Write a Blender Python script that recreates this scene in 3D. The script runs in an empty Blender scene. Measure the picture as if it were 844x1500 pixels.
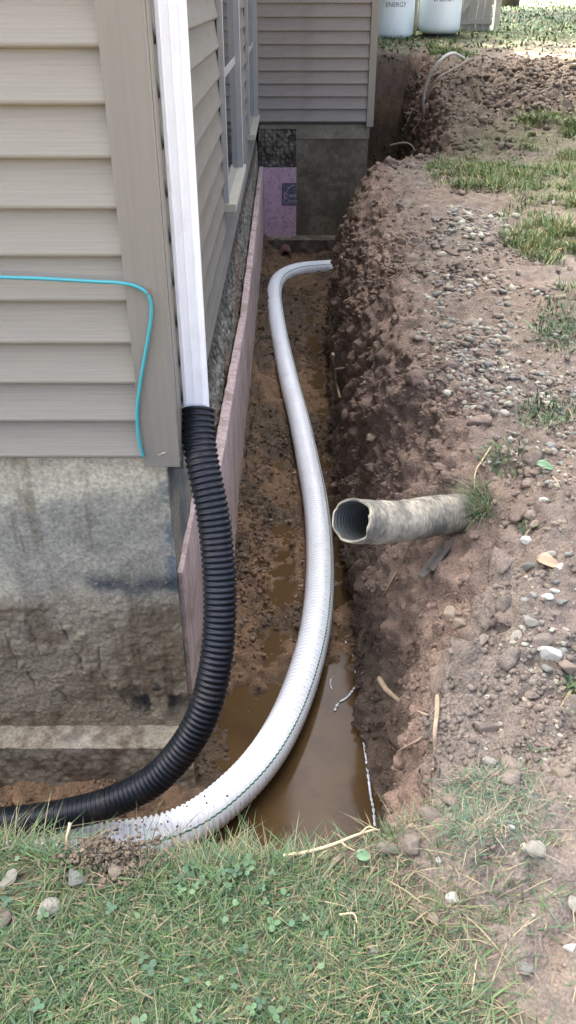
import bpy, bmesh, math, random
import numpy as np
from mathutils import Vector, Matrix, Euler
rng = np.random.default_rng(7); random.seed(7)
S = bpy.context.scene; COL = S.collection
R = math.radians
# ------------------------------------------------------------------ camera
CAM_H, PITCH, FPX = 1.5, R(32.5), 1200.0
cam = bpy.data.cameras.new('camera'); co = bpy.data.objects.new('camera', cam); COL.objects.link(co)
co.location = (0, 0, CAM_H); co.rotation_euler = (R(90) - PITCH, 0, 0)
cam.sensor_fit = 'VERTICAL'; cam.sensor_height = 36; cam.lens = 36 * FPX / 1500
cam.clip_start = .02; cam.clip_end = 500
S.camera = co
# ------------------------------------------------------------------ light
SUN_D = Vector((-.60, .62, 1.02)).normalized()          # towards the sun: behind the house
el = math.asin(SUN_D.z); az = math.atan2(SUN_D.x, SUN_D.y)
W = bpy.data.worlds.new('World'); S.world = W; W.use_nodes = True
wn = W.node_tree; wn.nodes.clear()
sky = wn.nodes.new('ShaderNodeTexSky'); sky.sky_type = 'NISHITA'; sky.sun_disc = False
sky.sun_elevation = el; sky.sun_rotation = az; sky.air_density = .2; sky.dust_density = 10; sky.ozone_density = 4.5
bg = wn.nodes.new('ShaderNodeBackground'); bg.inputs[1].default_value = .15
ow = wn.nodes.new('ShaderNodeOutputWorld')
wn.links.new(sky.outputs[0], bg.inputs[0]); wn.links.new(bg.outputs[0], ow.inputs[0])
sl = bpy.data.lights.new('sun', 'SUN'); sl.energy = 3.2; sl.angle = R(.5); sl.color = (1, .95, .86)
so = bpy.data.objects.new('sun', sl); COL.objects.link(so); so.rotation_euler = SUN_D.to_track_quat('Z', 'Y').to_euler()
S.view_settings.view_transform = 'Standard'; S.view_settings.look = 'None'
S.view_settings.gamma = 1; S.view_settings.exposure = 4.1
# ------------------------------------------------------------------ helpers
def empty(name, loc=(0, 0, 0)):
    o = bpy.data.objects.new(name, None); o.empty_display_size = .1; o.location = loc; COL.objects.link(o); return o
def tag(o, label=None, cat=None, group=None, kind=None):
    if label: o['label'] = label
    if cat: o['category'] = cat
    if group: o['group'] = group
    if kind: o['kind'] = kind
    return o
def add(name, me, mat=None, parent=None, smooth=False):
    if mat is not None and not me.materials: me.materials.append(mat)
    o = bpy.data.objects.new(name, me); COL.objects.link(o)
    if parent is not None:
        o.parent = parent
        if parent.parent is None: o.matrix_parent_inverse = Matrix.Translation(-Vector(parent.location))
        else: o.matrix_parent_inverse = Matrix.Identity(4)
    if smooth: me.polygons.foreach_set('use_smooth', [True] * len(me.polygons))
    return o
# parts are modelled in world coordinates; origins of their roots sit at the thing's base
def mesh(name, V, Fc, col=None, uv=None):
    me = bpy.data.meshes.new(name)
    V = np.asarray(V, dtype=np.float32)
    if isinstance(Fc, np.ndarray) or (isinstance(Fc, list) and Fc and isinstance(Fc[0], np.ndarray)):
        groups = Fc if isinstance(Fc, list) else [Fc]
        me.vertices.add(len(V)); me.vertices.foreach_set('co', V.ravel())
        nl = sum(g.size for g in groups); nf = sum(len(g) for g in groups)
        me.loops.add(nl); me.polygons.add(nf)
        idx = np.concatenate([g.ravel() for g in groups]).astype(np.int32)
        tot = np.concatenate([np.full(len(g), g.shape[1]) for g in groups]).astype(np.int32)
        st = np.concatenate([[0], np.cumsum(tot)[:-1]]).astype(np.int32)
        me.loops.foreach_set('vertex_index', idx); me.polygons.foreach_set('loop_start', st)
        me.polygons.foreach_set('loop_total', tot)
        me.update(calc_edges=True); me.validate()
    else:
        me.from_pydata([tuple(map(float, v)) for v in V], [], Fc); me.update()
    if col is not None:
        a = me.color_attributes.new('Col', 'FLOAT_COLOR', 'POINT')
        c4 = np.ones((len(V), 4), np.float32); c4[:, :3] = col; a.data.foreach_set('color', c4.ravel())
    return me
class MB:
    def __init__(s): s.v = []; s.f = []
    def box(s, a, b):
        n = len(s.v); (x0, y0, z0), (x1, y1, z1) = a, b
        s.v += [(x0,y0,z0),(x1,y0,z0),(x1,y1,z0),(x0,y1,z0),(x0,y0,z1),(x1,y0,z1),(x1,y1,z1),(x0,y1,z1)]
        s.f += [tuple(n+i for i in q) for q in ((0,3,2,1),(4,5,6,7),(0,1,5,4),(1,2,6,5),(2,3,7,6),(3,0,4,7))]; return s
    def prism(s, prof, fn):     # closed profile swept between two ends; fn(p, k) -> xyz
        n = len(s.v); m = len(prof)
        s.v += [fn(p, 0) for p in prof] + [fn(p, 1) for p in prof]
        s.f += [(n+i, n+(i+1) % m, n+m+(i+1) % m, n+m+i) for i in range(m)]
        s.f += [tuple(n+i for i in range(m))[::-1], tuple(n+m+i for i in range(m))]; return s
    def build(s, name, mat, parent=None, bevel=0, smooth=False):
        me = bpy.data.meshes.new(name); me.from_pydata(s.v, [], s.f)
        bm = bmesh.new(); bm.from_mesh(me); bmesh.ops.recalc_face_normals(bm, faces=bm.faces)
        if bevel: bmesh.ops.bevel(bm, geom=bm.edges[:], offset=bevel, segments=2, affect='EDGES', profile=.6)
        bm.to_mesh(me); bm.free()
        return add(name, me, mat, parent, smooth)
# numpy noise
def _h(ix, iy, iz, seed):
    h = (ix.astype(np.uint32)*np.uint32(374761393) + iy.astype(np.uint32)*np.uint32(668265263) + iz.astype(np.uint32)*np.uint32(2147483647 - 99991) + np.uint32(seed*974711 & 0xffffffff))
    h = (h ^ (h >> np.uint32(13))) * np.uint32(1274126177); h = h ^ (h >> np.uint32(16))
    h = h * np.uint32(2246822519); return (h ^ (h >> np.uint32(15)))
def h01(*a): return (_h(*a) & np.uint32(0xffffff)).astype(np.float32) / 16777215.
def vnoise(P, sc, seed=0):
    Q = P / sc + 1000.; I = np.floor(Q); f = (Q - I).astype(np.float32); f = f*f*f*(f*(f*6-15)+10)
    I = I.astype(np.int64); x, y, z = I[:, 0], I[:, 1], I[:, 2]; u, v, w = f[:, 0], f[:, 1], f[:, 2]
    def L(dx, dy, dz): return h01(x+dx, y+dy, z+dz, seed)
    a = L(0,0,0)*(1-u)+L(1,0,0)*u; b = L(0,1,0)*(1-u)+L(1,1,0)*u
    c = L(0,0,1)*(1-u)+L(1,0,1)*u; d = L(0,1,1)*(1-u)+L(1,1,1)*u
    return ((a*(1-v)+b*v)*(1-w)+(c*(1-v)+d*v)*w)*2-1
def fbm(P, sc, oct=4, seed=0, gain=.5):
    r = 0; a = 1; t = 0
    for i in range(oct): r = r + a*vnoise(P, sc/2**i, seed+i*17); t += a; a *= gain
    return r/t
def worley(P, sc, seed=0):
    Q = P/sc + 1000.; I = np.floor(Q); f = (Q-I).astype(np.float32); I = I.astype(np.int64)
    d1 = np.full(len(P), 9., np.float32); hid = np.zeros(len(P), np.float32)
    for dx in (-1,0,1):
        for dy in (-1,0,1):
            for dz in (-1,0,1):
                a = (I[:,0]+dx, I[:,1]+dy, I[:,2]+dz)
                d = (h01(*a, seed)*.8+.1+dx-f[:,0])**2+(h01(*a, seed+1)*.8+.1+dy-f[:,1])**2+(h01(*a, seed+2)*.8+.1+dz-f[:,2])**2
                m = d < d1; d1 = np.where(m, d, d1); hid = np.where(m, h01(*a, seed+3), hid)
    return np.sqrt(d1), hid
def sst(a, b, x): t = np.clip((x-a)/(b-a), 0, 1); return t*t*(3-2*t)
def mix(a, b, t): return a*(1-t)+b*t
# ------------------------------------------------------------------ materials
def mat(name, base=(.5,.5,.5), rough=.8, attr=False, var=.15, vscale=8, bump=0, bscale=60, stretch=None, spec=.5, metal=0, dirt=None, dscale=5, damt=.5, sheen=0, fine=None, coords='Object', ior=None, tint=(1.0,1.01,.84)):
    m = bpy.data.materials.new(name); m.use_nodes = True; t = m.node_tree; N = t.nodes; L = t.links
    p = N['Principled BSDF']; p.inputs['Roughness'].default_value = rough; p.inputs['Metallic'].default_value = metal
    p.inputs['Specular IOR Level'].default_value = spec
    if ior: p.inputs['IOR'].default_value = ior
    tc = N.new('ShaderNodeTexCoord'); mp = N.new('ShaderNodeMapping'); L.new(tc.outputs[coords], mp.inputs[0])
    if stretch: mp.inputs['Scale'].default_value = stretch
    n1 = N.new('ShaderNodeTexNoise'); n1.inputs['Scale'].default_value = vscale; n1.inputs['Detail'].default_value = 6; L.new(mp.outputs[0], n1.inputs[0])
    r = N.new('ShaderNodeMapRange'); r.inputs[1].default_value = .25; r.inputs[2].default_value = .75; r.inputs[3].default_value = 1-var; r.inputs[4].default_value = 1+var; L.new(n1.outputs[0], r.inputs[0])
    mu = N.new('ShaderNodeMixRGB'); mu.blend_type = 'MULTIPLY'; mu.inputs[0].default_value = 1
    if attr:
        a = N.new('ShaderNodeVertexColor'); a.layer_name = 'Col'; L.new(a.outputs[0], mu.inputs[1])
    else: mu.inputs[1].default_value = (*base, 1)
    L.new(r.outputs[0], mu.inputs[2]); out = mu.outputs[0]
    if fine:
        n3 = N.new('ShaderNodeTexNoise'); n3.inputs['Scale'].default_value = fine; n3.inputs['Detail'].default_value = 3; L.new(mp.outputs[0], n3.inputs[0])
        r3 = N.new('ShaderNodeMapRange'); r3.inputs[1].default_value = .3; r3.inputs[2].default_value = .7; r3.inputs[3].default_value = .72; r3.inputs[4].default_value = 1.28; L.new(n3.outputs[0], r3.inputs[0])
        m3 = N.new('ShaderNodeMixRGB'); m3.blend_type = 'MULTIPLY'; m3.inputs[0].default_value = 1; L.new(out, m3.inputs[1]); L.new(r3.outputs[0], m3.inputs[2]); out = m3.outputs[0]
    if dirt:
        n2 = N.new('ShaderNodeTexNoise'); n2.inputs['Scale'].default_value = dscale; n2.inputs['Detail'].default_value = 8; n2.inputs['Roughness'].default_value = .7; L.new(tc.outputs[coords], n2.inputs[0])
        r2 = N.new('ShaderNodeMapRange'); r2.inputs[1].default_value = .52; r2.inputs[2].default_value = .68; r2.inputs[3].default_value = 0; r2.inputs[4].default_value = damt; L.new(n2.outputs[0], r2.inputs[0])
        md = N.new('ShaderNodeMixRGB'); md.inputs[2].default_value = (*dirt, 1); L.new(r2.outputs[0], md.inputs[0]); L.new(out, md.inputs[1]); out = md.outputs[0]
    tn = N.new('ShaderNodeMixRGB'); tn.blend_type = 'MULTIPLY'; tn.inputs[0].default_value = 1; tn.inputs[2].default_value = (*tint, 1); L.new(out, tn.inputs[1]); out = tn.outputs[0]
    L.new(out, p.inputs['Base Color'])
    if bump:
        nb = N.new('ShaderNodeTexNoise'); nb.inputs['Scale'].default_value = bscale; nb.inputs['Detail'].default_value = 5; L.new(mp.outputs[0], nb.inputs[0])
        b = N.new('ShaderNodeBump'); b.inputs['Strength'].default_value = 1; b.inputs['Distance'].default_value = bump; L.new(nb.outputs[0], b.inputs['Height']); L.new(b.outputs[0], p.inputs['Normal'])
    return m
M = {}
M['soil'] = mat('soil', attr=True, rough=.95, var=.24, vscale=16, fine=150, bump=.010, bscale=120, spec=.2)
M['clod'] = mat('clod', attr=True, rough=.95, var=.15, vscale=30, fine=220, bump=.003, bscale=220, spec=.2)
M['stone'] = mat('stone', attr=True, rough=.85, var=.15, vscale=25, fine=120, bump=.002, bscale=150, spec=.3)
M['wetsoil'] = M['soil']
M['grass'] = mat('grass', attr=True, rough=.6, var=.15, vscale=40, spec=.3)
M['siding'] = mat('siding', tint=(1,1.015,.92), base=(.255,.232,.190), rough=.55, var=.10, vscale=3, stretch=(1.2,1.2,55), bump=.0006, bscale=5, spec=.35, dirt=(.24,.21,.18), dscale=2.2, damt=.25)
M['siding_shaded'] = mat('siding_shaded', tint=(1,1.015,.92), base=(.125,.117,.094), rough=.6, var=.1, vscale=3, stretch=(1.2,1.2,40), bump=.0006, bscale=5, spec=.3, dirt=(.2,.17,.14), dscale=3, damt=.3)  # darker copy of the front siding, the side wall's shade put into its base
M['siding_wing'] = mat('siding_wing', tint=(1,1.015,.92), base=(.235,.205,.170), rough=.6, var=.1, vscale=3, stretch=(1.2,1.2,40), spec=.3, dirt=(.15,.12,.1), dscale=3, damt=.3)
M['trim'] = mat('trim', tint=(1,1.015,.92), base=(.205,.187,.156), rough=.5, var=.08, vscale=2.5, stretch=(30,30,.8), spec=.4, dirt=(.22,.19,.16), dscale=3, damt=.3)
M['trim_wing'] = mat('trim_wing', tint=(1,1.015,.92), base=(.23,.205,.155), rough=.55, var=.08, vscale=2.5, stretch=(30,30,.8))
M['white_metal'] = mat('white_metal', tint=(1,1.02,.97), base=(.88,.89,.89), rough=.35, var=.03, vscale=3, dirt=(.55,.5,.42), dscale=9, damt=.18)
M['window_trim'] = mat('window_trim', tint=(1,1.02,.97), base=(.25,.255,.24), rough=.45, var=.06, vscale=4, dirt=(.3,.27,.22), dscale=6, damt=.35)
M['sill'] = mat('sill', (.34,.32,.275), rough=.5, var=.08, vscale=6, dirt=(.3,.26,.2), dscale=9, damt=.5)
M['glass'] = mat('glass', tint=(1,1.02,.97), base=(.03,.035,.04), rough=.06, var=.05, spec=.7)
M['black_plastic'] = mat('black_plastic', tint=(1,1.02,.97), base=(.008,.010,.013), rough=.36, var=.3, vscale=14, dirt=(.06,.05,.04), dscale=13, damt=.3, spec=.3)
M['white_plastic'] = mat('white_plastic', tint=(1,1.02,.97), base=(.88,.89,.89), rough=.38, var=.03, vscale=5, dirt=(.4,.27,.18), dscale=7, damt=.16)
M['old_pipe'] = mat('old_pipe', attr=True, rough=.8, var=.3, vscale=18, fine=60, dirt=(.085,.08,.07), dscale=14, damt=.6, bump=.0015, bscale=90)
M['old_inner'] = mat('old_inner', (.07,.075,.075), rough=.6, var=.3, vscale=20, dirt=(.05,.04,.03), dscale=20, damt=.8)
M['fabric'] = mat('fabric', (.13,.115,.10), rough=.95, var=.25, vscale=20, fine=160, bump=.002, bscale=120)
M['foam'] = mat('foam', (.45,.335,.335), rough=.8, var=.35, vscale=3, stretch=(9,9,1.2), dirt=(.20,.15,.115), dscale=3.5, damt=1., fine=40, bump=.001, bscale=30)
M['foam_pink'] = mat('foam_pink', (.42,.27,.355), rough=.8, var=.15, vscale=9, dirt=(.13,.085,.09), dscale=24, damt=.9)
M['foam_gap_shade'] = mat('foam_gap_shade', (.28,.05,.06), rough=.8, var=.2)
M['concrete'] = mat('concrete', attr=True, rough=.9, var=.16, vscale=16, fine=90, bump=.002, bscale=70, spec=.2)
M['ink'] = mat('ink', tint=(1,1.02,.97), base=(.07,.06,.085), rough=.7, var=.3, vscale=30, dirt=(.3,.2,.28), dscale=30, damt=.5)
M['ink_light'] = mat('ink_light', (.30,.24,.30), rough=.7, var=.3, vscale=30)
M['green'] = mat('green', tint=(1,1.02,.97), base=(.03,.17,.07), rough=.5, var=.1)
M['dark'] = mat('dark', (.02,.02,.02), rough=.8, var=.1)
M['slotgrey'] = mat('slotgrey', (.42,.43,.44), rough=.8, var=.1)
M['cyan'] = mat('cyan', tint=(1,1.02,.97), base=(.05,.30,.32), rough=.4, var=.06, vscale=20)
M['steel'] = mat('steel', (.6,.58,.54), rough=.35, metal=.8, var=.15)
M['wood'] = mat('wood', (.27,.255,.25), rough=.85, var=.25, vscale=3, stretch=(25,25,1.5), bump=.002, bscale=4)
M['wood_brown'] = mat('wood_brown', (.19,.165,.15), rough=.85, var=.25, vscale=3, stretch=(25,25,1.5))
M['tank'] = mat('tank', tint=(1,1.02,.97), base=(.72,.80,.82), rough=.3, var=.03, vscale=2, dirt=(.5,.5,.45), dscale=3, damt=.2)
M['tank_text'] = mat('tank_text', (.04,.045,.05), rough=.5)
M['tank_red'] = mat('tank_red', (.5,.03,.03), rough=.5)
M['clay'] = mat('clay', (.16,.08,.06), rough=.8, var=.3, vscale=20)
M['root'] = mat('root', (.30,.225,.16), rough=.85, var=.3, vscale=40, bump=.001, bscale=120)
M['straw'] = mat('straw', (.48,.38,.24), rough=.7, var=.2, vscale=50)
M['leafgreen'] = mat('leafgreen', (.13,.22,.12), rough=.5, var=.2, vscale=40)
M['drytan'] = mat('drytan', (.36,.25,.17), rough=.8, var=.25, vscale=40)
M['bark'] = mat('bark', (.10,.08,.06), rough=.95, var=.3, vscale=8, bump=.02, bscale=12)
M['leaf'] = mat('leaf', (.05,.085,.02), rough=.6, var=.3, vscale=3)
M['roof'] = mat('roof', (.06,.055,.05), rough=.9, var=.25, vscale=12)
M['cable'] = mat('cable', (.42,.42,.40), rough=.5, var=.1)
M['cable_brown'] = mat('cable_brown', (.20,.15,.12), rough=.7, var=.1)
def water_mat():
    m = mat('muddy_water', (.082,.050,.024), rough=.10, var=.12, vscale=5, spec=.10, dirt=(.045,.027,.014), dscale=6, damt=.5, ior=1.33)
    t = m.node_tree; n = t.nodes.new('ShaderNodeTexNoise'); n.inputs['Scale'].default_value = 9; n.inputs['Detail'].default_value = 1
    b = t.nodes.new('ShaderNodeBump'); b.inputs['Distance'].default_value = .0015; b.inputs['Strength'].default_value = .6
    t.links.new(n.outputs[0], b.inputs['Height']); t.links.new(b.outputs[0], t.nodes['Principled BSDF'].inputs['Normal']); return m
M['water'] = water_mat()
# ------------------------------------------------------------------ ground sheet
def gbase(x, y):        # undisturbed ground height
    y = np.asarray(y, float)
    g = np.interp(y, [-60, 3, 6, 9, 12, 15, 18, 24, 60, 160], [0, 0.02, .04, .10, .30, .52, .80, 1.05, 1.2, 1.2])
    g = g + .06*sst(.5, 1.2, x)*sst(1.6, 2.6, y)*(1-sst(6, 9, y))
    mound = np.exp(-(((x-3.7)/1.15)**2+((y-12.2)/1.9)**2)); g = g + .36*mound
    g = g + .10*np.exp(-(((x-1.9)/.35)**2+((y-10.2)/1.5)**2)) + .05*np.exp(-(((x-.62)/.12)**2+((y-1.75)/.35)**2))
    g = g + .05*np.exp(-(((x-.62)/.16)**2+((y-3.0)/.4)**2)) + .05*np.exp(-(((x-.36)/.13)**2+((y-1.03)/.09)**2))
    g = g + .035*np.exp(-(((x+.40)/.09)**2+((y-1.02)/.04)**2))
    return g
TY = [1.0,1.10,1.16,1.40,1.54,1.72,1.9,2.04,2.3,2.5,2.91,3.45,4.74,6.39,7.6,8.3,8.62,8.9,10,11.2,13.9,16]
TX = [.22,.24,.32,.36,.41,.50,.60,.64,.66,.63,.59,.56,.60,.66,.76,.86,1.14,1.60,1.78,1.92,2.25,2.4]
BY = [1,2,3,5,7,8.2,8.7,9.1,11,16]; BX = [.30,.345,.342,.33,.36,.46,.80,1.42,1.62,2.0]
def yedge(x): return np.interp(x, [-3,-.6,-.3,-.03,.2,.32,.6], [1.065,1.035,.985,.995,1.055,1.135,1.2])
rows = [-60,-30,-15,-8,-4,-2,-1,-.5,-.2,0,.15,.28,.36]
y = .42
while y < 21: rows.append(y); y += .0055+.0026*y
while y < 200: rows.append(y); y *= 1.06
rows = np.array(rows)
tA = [-.45]; d = .010
while tA[-1] > -1.25: tA.append(tA[-1]-d)
while tA[-1] > -120: d *= 1.17; tA.append(tA[-1]-d)
cA = np.array(tA[::-1][:-1]); nB, nC = 84, 110
tD = [0.]; d = .009
while tD[-1] < 45: tD.append(tD[-1]+d); d *= 1.0125
while tD[-1] < 200: d *= 1.4; tD.append(tD[-1]+d)
tD = np.array(tD[1:])
nr = len(rows); Yr = rows[:, None]
xt = np.interp(rows, TY, TX)[:, None]; xb = np.interp(rows, BY, BX)[:, None]
wob = vnoise(np.stack([rows*0, rows, rows*0], 1), .22, 3)[:, None]*.045*sst(1.3, 1.6, Yr)
xt = xt + wob; xt = np.maximum(xt, xb+.02)
sB = np.linspace(0, 1, nB)[None]; sC = np.linspace(0, 1, nC+1)[1:][None]
XA = np.repeat(cA[None], nr, 0); XB = -.45+(xb+.45)*sB
XC = xb+(xt-xb)*(.22*sC+.30*sC**2+.48*sC**7); XD = xt+tD[None]
X = np.concatenate([XA, XB, XC, XD], 1); nc = X.shape[1]; Y = np.repeat(Yr, nc, 1)
SC = np.concatenate([np.zeros((nr, len(cA)+nB)), np.repeat(sC, nr, 0), np.ones((nr, len(tD)))], 1)
isC = np.zeros((1, nc)); isC[:, len(cA)+nB:len(cA)+nB+nC] = 1
isD = np.zeros((1, nc)); isD[:, len(cA)+nB+nC:] = 1
G = gbase(X, Y)
Dl = np.clip(X-xt, 0, 9); shoulder = sst(1.25, 2.2, Y)*(1-sst(7.0, 8.5, Y))
G = G+shoulder*(.10*(1-np.exp(-Dl/.16))-.055*(1-np.exp(-Dl/.9)))*(1+.5*vnoise(np.stack([X.ravel(), Y.ravel(), 0*X.ravel()], 1), .5, 6).reshape(X.shape))
m = sst(0, .22, Y-yedge(X))*(1-sst(15.2, 15.8, Y))*(sst(-2.7, -2.4, X))
P0 = np.stack([X.ravel(), Y.ravel(), np.zeros(X.size)], 1)
# floor of the trench: mud heaped along the wall, channels where the water stands
fl = -1.225+.20*np.exp(-np.clip(X+.29, 0, 9)/.10)*sst(3.0, 3.8, Y)
fl = fl+.05*sst(8.2, 9.4, Y)
fl = fl+.045*sst(2.55, 3.1, Y)*(1-np.exp(-((X+.06)/.085)**2)*sst(2.7, 3.1, Y)*(1-sst(4.6, 5.2, Y)))*(1-.6*np.exp(-((X-.24)/.06)**2))
fl = fl-.07*sst(-.20, -.02, X-.12*(Y-2.2))*sst(1.2, 1.5, Y)*(1-sst(2.5, 3.0, Y))
fl = fl+.05*(1-sst(-.35, -.15, X))*(1-sst(2.5, 3.0, Y))
n0 = vnoise(P0, .35, 5).reshape(X.shape)
fl = fl+.02*n0
fl = mix(G, fl, m)
s2 = SC+.0
Z = mix(fl, G, s2)
Z = np.where(isD > 0, G, Z)
# rounded lip of the bank
Z = Z-(.05*np.exp(-(X-xt)/.05))*isD*m[:, -1:]*0
P = np.stack([X, Y, Z], -1)
def normals(P):
    du = np.gradient(P, axis=1); dv = np.gradient(P, axis=0); n = np.cross(du, dv)
    return n/np.maximum(np.linalg.norm(n, axis=-1, keepdims=True), 1e-9)
near = (Y > .3) & (Y < 22) & (X > -3) & (X < 9)
Ni = normals(P); idx = np.where(near.ravel())[0]; Pf = P.reshape(-1, 3)[idx]
lip = np.exp(-np.abs(X-xt)/.22)*sst(1.2, 1.5, Y)*m.max(1, keepdims=True)
wallm = (isC*(m > .5))
ampL = (.012+.045*lip*isD+.075*wallm*np.sin(np.pi*np.clip(SC, 0, 1))**.5).ravel()[idx]
big = fbm(Pf, .28, 3, 11); 
w1, id1 = worley(Pf+.02*np.stack([vnoise(Pf, .05, 41), vnoise(Pf, .05, 42), vnoise(Pf, .05, 43)], 1), .075, 21)
w2, id2 = worley(Pf, .026, 31)
fine = fbm(Pf, .03, 3, 51)
x_, y_ = Pf[:, 0], Pf[:, 1]
pile = (np.exp(-(((x_-3.7)/1.3)**2+((y_-12.2)/2.3)**2)) > .25)*1. + np.exp(-(((x_-2.0)/.5)**2+((y_-10.5)/2)**2))
lawn = (1-sst(.20, .45, x_+.8*(y_-.8)))*(1-m.ravel()[idx])*(y_ < 1.3)
isw = wallm.ravel()[idx]; lipi = (lip*isD).ravel()[idx]
floorm = (m.ravel()[idx] > .5)*(1-isw)*(1-(isD*np.ones_like(X)).ravel()[idx])
rough = .8+.6*lipi+.6*isw+.35*floorm
rough = rough*(1-.6*lawn)
patch = sst(-.3, .4, fbm(Pf, .5, 2, 61))
cr1 = fbm(Pf, .07, 4, 131, .6); rid = 1-2*np.abs(vnoise(Pf+.03*vnoise(Pf, .09, 44)[:, None], .13, 133))
disp = ampL*big+rough*((.45-w1)*.030*np.clip(patch*(.2+lipi+isw*.5), 0, 1)+.040*cr1+(.45-w2)*.011+.014*fine+.012*rid*(lipi+isw))
disp += pile*((.5-worley(Pf+.06*np.stack([vnoise(Pf, .1, a) for a in (45, 46, 47)], 1), .2, 71)[0])*.07+.13*fbm(Pf, .24, 4, 72, .62))
flat = P.reshape(-1, 3); Nf = Ni.reshape(-1, 3)
flat[idx] += Nf[idx]*disp[:, None]
P = flat.reshape(nr, nc, 3)
NRM = normals(P)
# colours: dry crumbly topsoil, redder subsoil, wet mud
Pa = P.reshape(-1, 3); nlo = fbm(Pa, .6, 3, 81); nme = fbm(Pa, .12, 3, 91); zz = Pa[:, 2]
dry = np.array([.160,.130,.115]); dryp = np.array([.172,.131,.110]); sub = np.array([.190,.133,.110]); wet = np.array([.105,.075,.056]); mud = np.array([.205,.128,.084])
greyw = np.array([.122,.090,.074])
c = dry+(dryp-dry)*sst(-.3, .5, nlo)[:, None]
dep = (G.ravel()-zz)
tw = np.maximum(sst(-.02, .12, dep+.05*nme), sst(.22, .03, np.abs(X-xt).ravel()+.14*nlo+.06*nme)*(m.ravel() > .5)*sst(1.6, 2.6, Pa[:, 1])*.9)[:, None]; c = mix(c, sub, tw)
tw = sst(.25, .95, dep+.22*nlo+.1*nme)[:, None]; c = mix(c, greyw, tw)
fm = ((m.ravel() > .4) & (isC+isD+np.zeros_like(X)).ravel().astype(bool).__invert__())
fmm = fm.astype(float)*sst(.4, .9, dep)
mudc = mix(mud, wet, sst(-.25, .35, nlo+.5*nme)[:, None])
c = mix(c, mudc, fmm[:, None])
# the deep wall foot stays damp and dark
c = np.where((c.sum(1, keepdims=True) > 0), c, c)
lw = ((1-sst(.20, .45, Pa[:, 0]+.8*(Pa[:, 1]-.8)))*(Pa[:, 1] < 1.3)*(dep < .08))[:, None]
c = mix(c, np.array([.09,.075,.05]), lw*.85)
fargr = (sst(15.5, 18, Pa[:, 1]+.6*nlo))[:, None]; c = mix(c, np.array([.075,.095,.04]), fargr*.85)
hpm = np.exp(-(((Pa[:, 0]-3.5)/1.7)**2+((Pa[:, 1]-12.0)/2.6)**2))+np.exp(-(((Pa[:, 0]-2.0)/.6)**2+((Pa[:, 1]-10.5)/2.2)**2))
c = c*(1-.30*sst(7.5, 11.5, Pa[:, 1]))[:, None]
c = mix(c, np.array([.105,.080,.062]), (np.clip(hpm*1.3, 0, 1)*.7*(isD*np.ones_like(X)).ravel())[:, None])
cru = np.zeros(len(Pa)); cru[idx] = fbm(Pf, .055, 3, 141, .65)
c = c*(1+.12*nme[:, None])*(1+.28*cru[:, None])
def blobw(x, cx, cy, rx, ry): return np.exp(-(((x[:, 0]-cx)/rx)**2+((x[:, 1]-cy)/ry)**2))
gm = blobw(Pa, 2.5, 7.0, .7, 1.1)+blobw(Pa, 2.5, 8.9, .8, .9)+blobw(Pa, 3.7, 9.8, .9, .6); gm = np.clip(gm*1.3, 0, 1)*sst(-.3, .3, nlo+.5*nme+.15)*(Pa[:, 1] < 11)
c = mix(c, np.array([.075,.080,.040]), (gm*.7)[:, None])
ii = (np.arange(nr-1)[:, None]*nc+np.arange(nc-1)[None]).ravel()
quads = np.stack([ii, ii+1, ii+nc+1, ii+nc], 1)
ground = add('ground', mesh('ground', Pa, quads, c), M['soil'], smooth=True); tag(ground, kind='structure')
# pixel of every ground vertex, to find the places where things lie
cp, sp = math.cos(PITCH), math.sin(PITCH)
def topx(Q):
    q = Q-np.array([0, 0, CAM_H]); t = q[:, 1]*cp-q[:, 2]*sp; t = np.where(t < .05, np.nan, t)
    return 422+FPX*q[:, 0]/t, 750-FPX*(q[:, 1]*sp+q[:, 2]*cp)/t, t
with np.errstate(all='ignore'): PX, PY, PT = topx(Pa)
NF = NRM.reshape(-1, 3)
facing = (NF*(np.array([0, 0, CAM_H])-Pa)).sum(1) > 0
def at(x, y):           # ground point under the given sight line
    d2 = (PX-x)**2+(PY-y)**2; d2 = np.where(facing, d2, 1e9); k = np.nanargmin(np.where(np.isnan(d2), 1e9, d2)); 
    c_ = np.where(d2 < 25)[0]
    if len(c_): tt = PT[c_].min(); c_ = c_[PT[c_] < tt*1.06]; k = c_[np.argmin(d2[c_])]
    return Pa[k].copy(), NF[k].copy(), float(PT[k])
def ray(px, py): u = (px-422)/FPX; v = (750-py)/FPX; return Vector((u, cp+v*sp, -sp+v*cp))
def onY(px, py, Yp): r = ray(px, py); return Vector((0, 0, CAM_H))+r*(Yp/r.y)
def onT(px, py, t): return Vector((0, 0, CAM_H))+ray(px, py)*t
def onZ(px, py, z): r = ray(px, py); return Vector((0, 0, CAM_H))+r*((z-CAM_H)/r.z)
# sampling of the sheet
Pg = P; cell = np.linalg.norm(np.cross(Pg[:-1, 1:]-Pg[:-1, :-1], Pg[1:, :-1]-Pg[:-1, :-1]), axis=-1)
inview = ((PX > -160) & (PX < 1150) & (PY > -60) & (PY < 1640) & (PT > .3)).reshape(nr, nc)[:-1, :-1]
CX, CY = P[:-1, :-1, 0], P[:-1, :-1, 1]; CZ = P[:-1, :-1, 2]; CM = m[:-1, :-1]; CC = (wallm*np.ones_like(X))[:-1, :-1]; CD = (isD*np.ones_like(X))[:-1, :-1]; CT = PT.reshape(nr, nc)[:-1, :-1]; Cxt = (X-xt)[:-1, :-1]
CPX = PX.reshape(nr, nc)[:-1, :-1]; CPY = PY.reshape(nr, nc)[:-1, :-1]
Cdep = (G-P[..., 2])[:-1, :-1]
CN = fbm(np.stack([CX.ravel(), CY.ravel(), CZ.ravel()], 1), .35, 3, 101).reshape(CX.shape)
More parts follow.
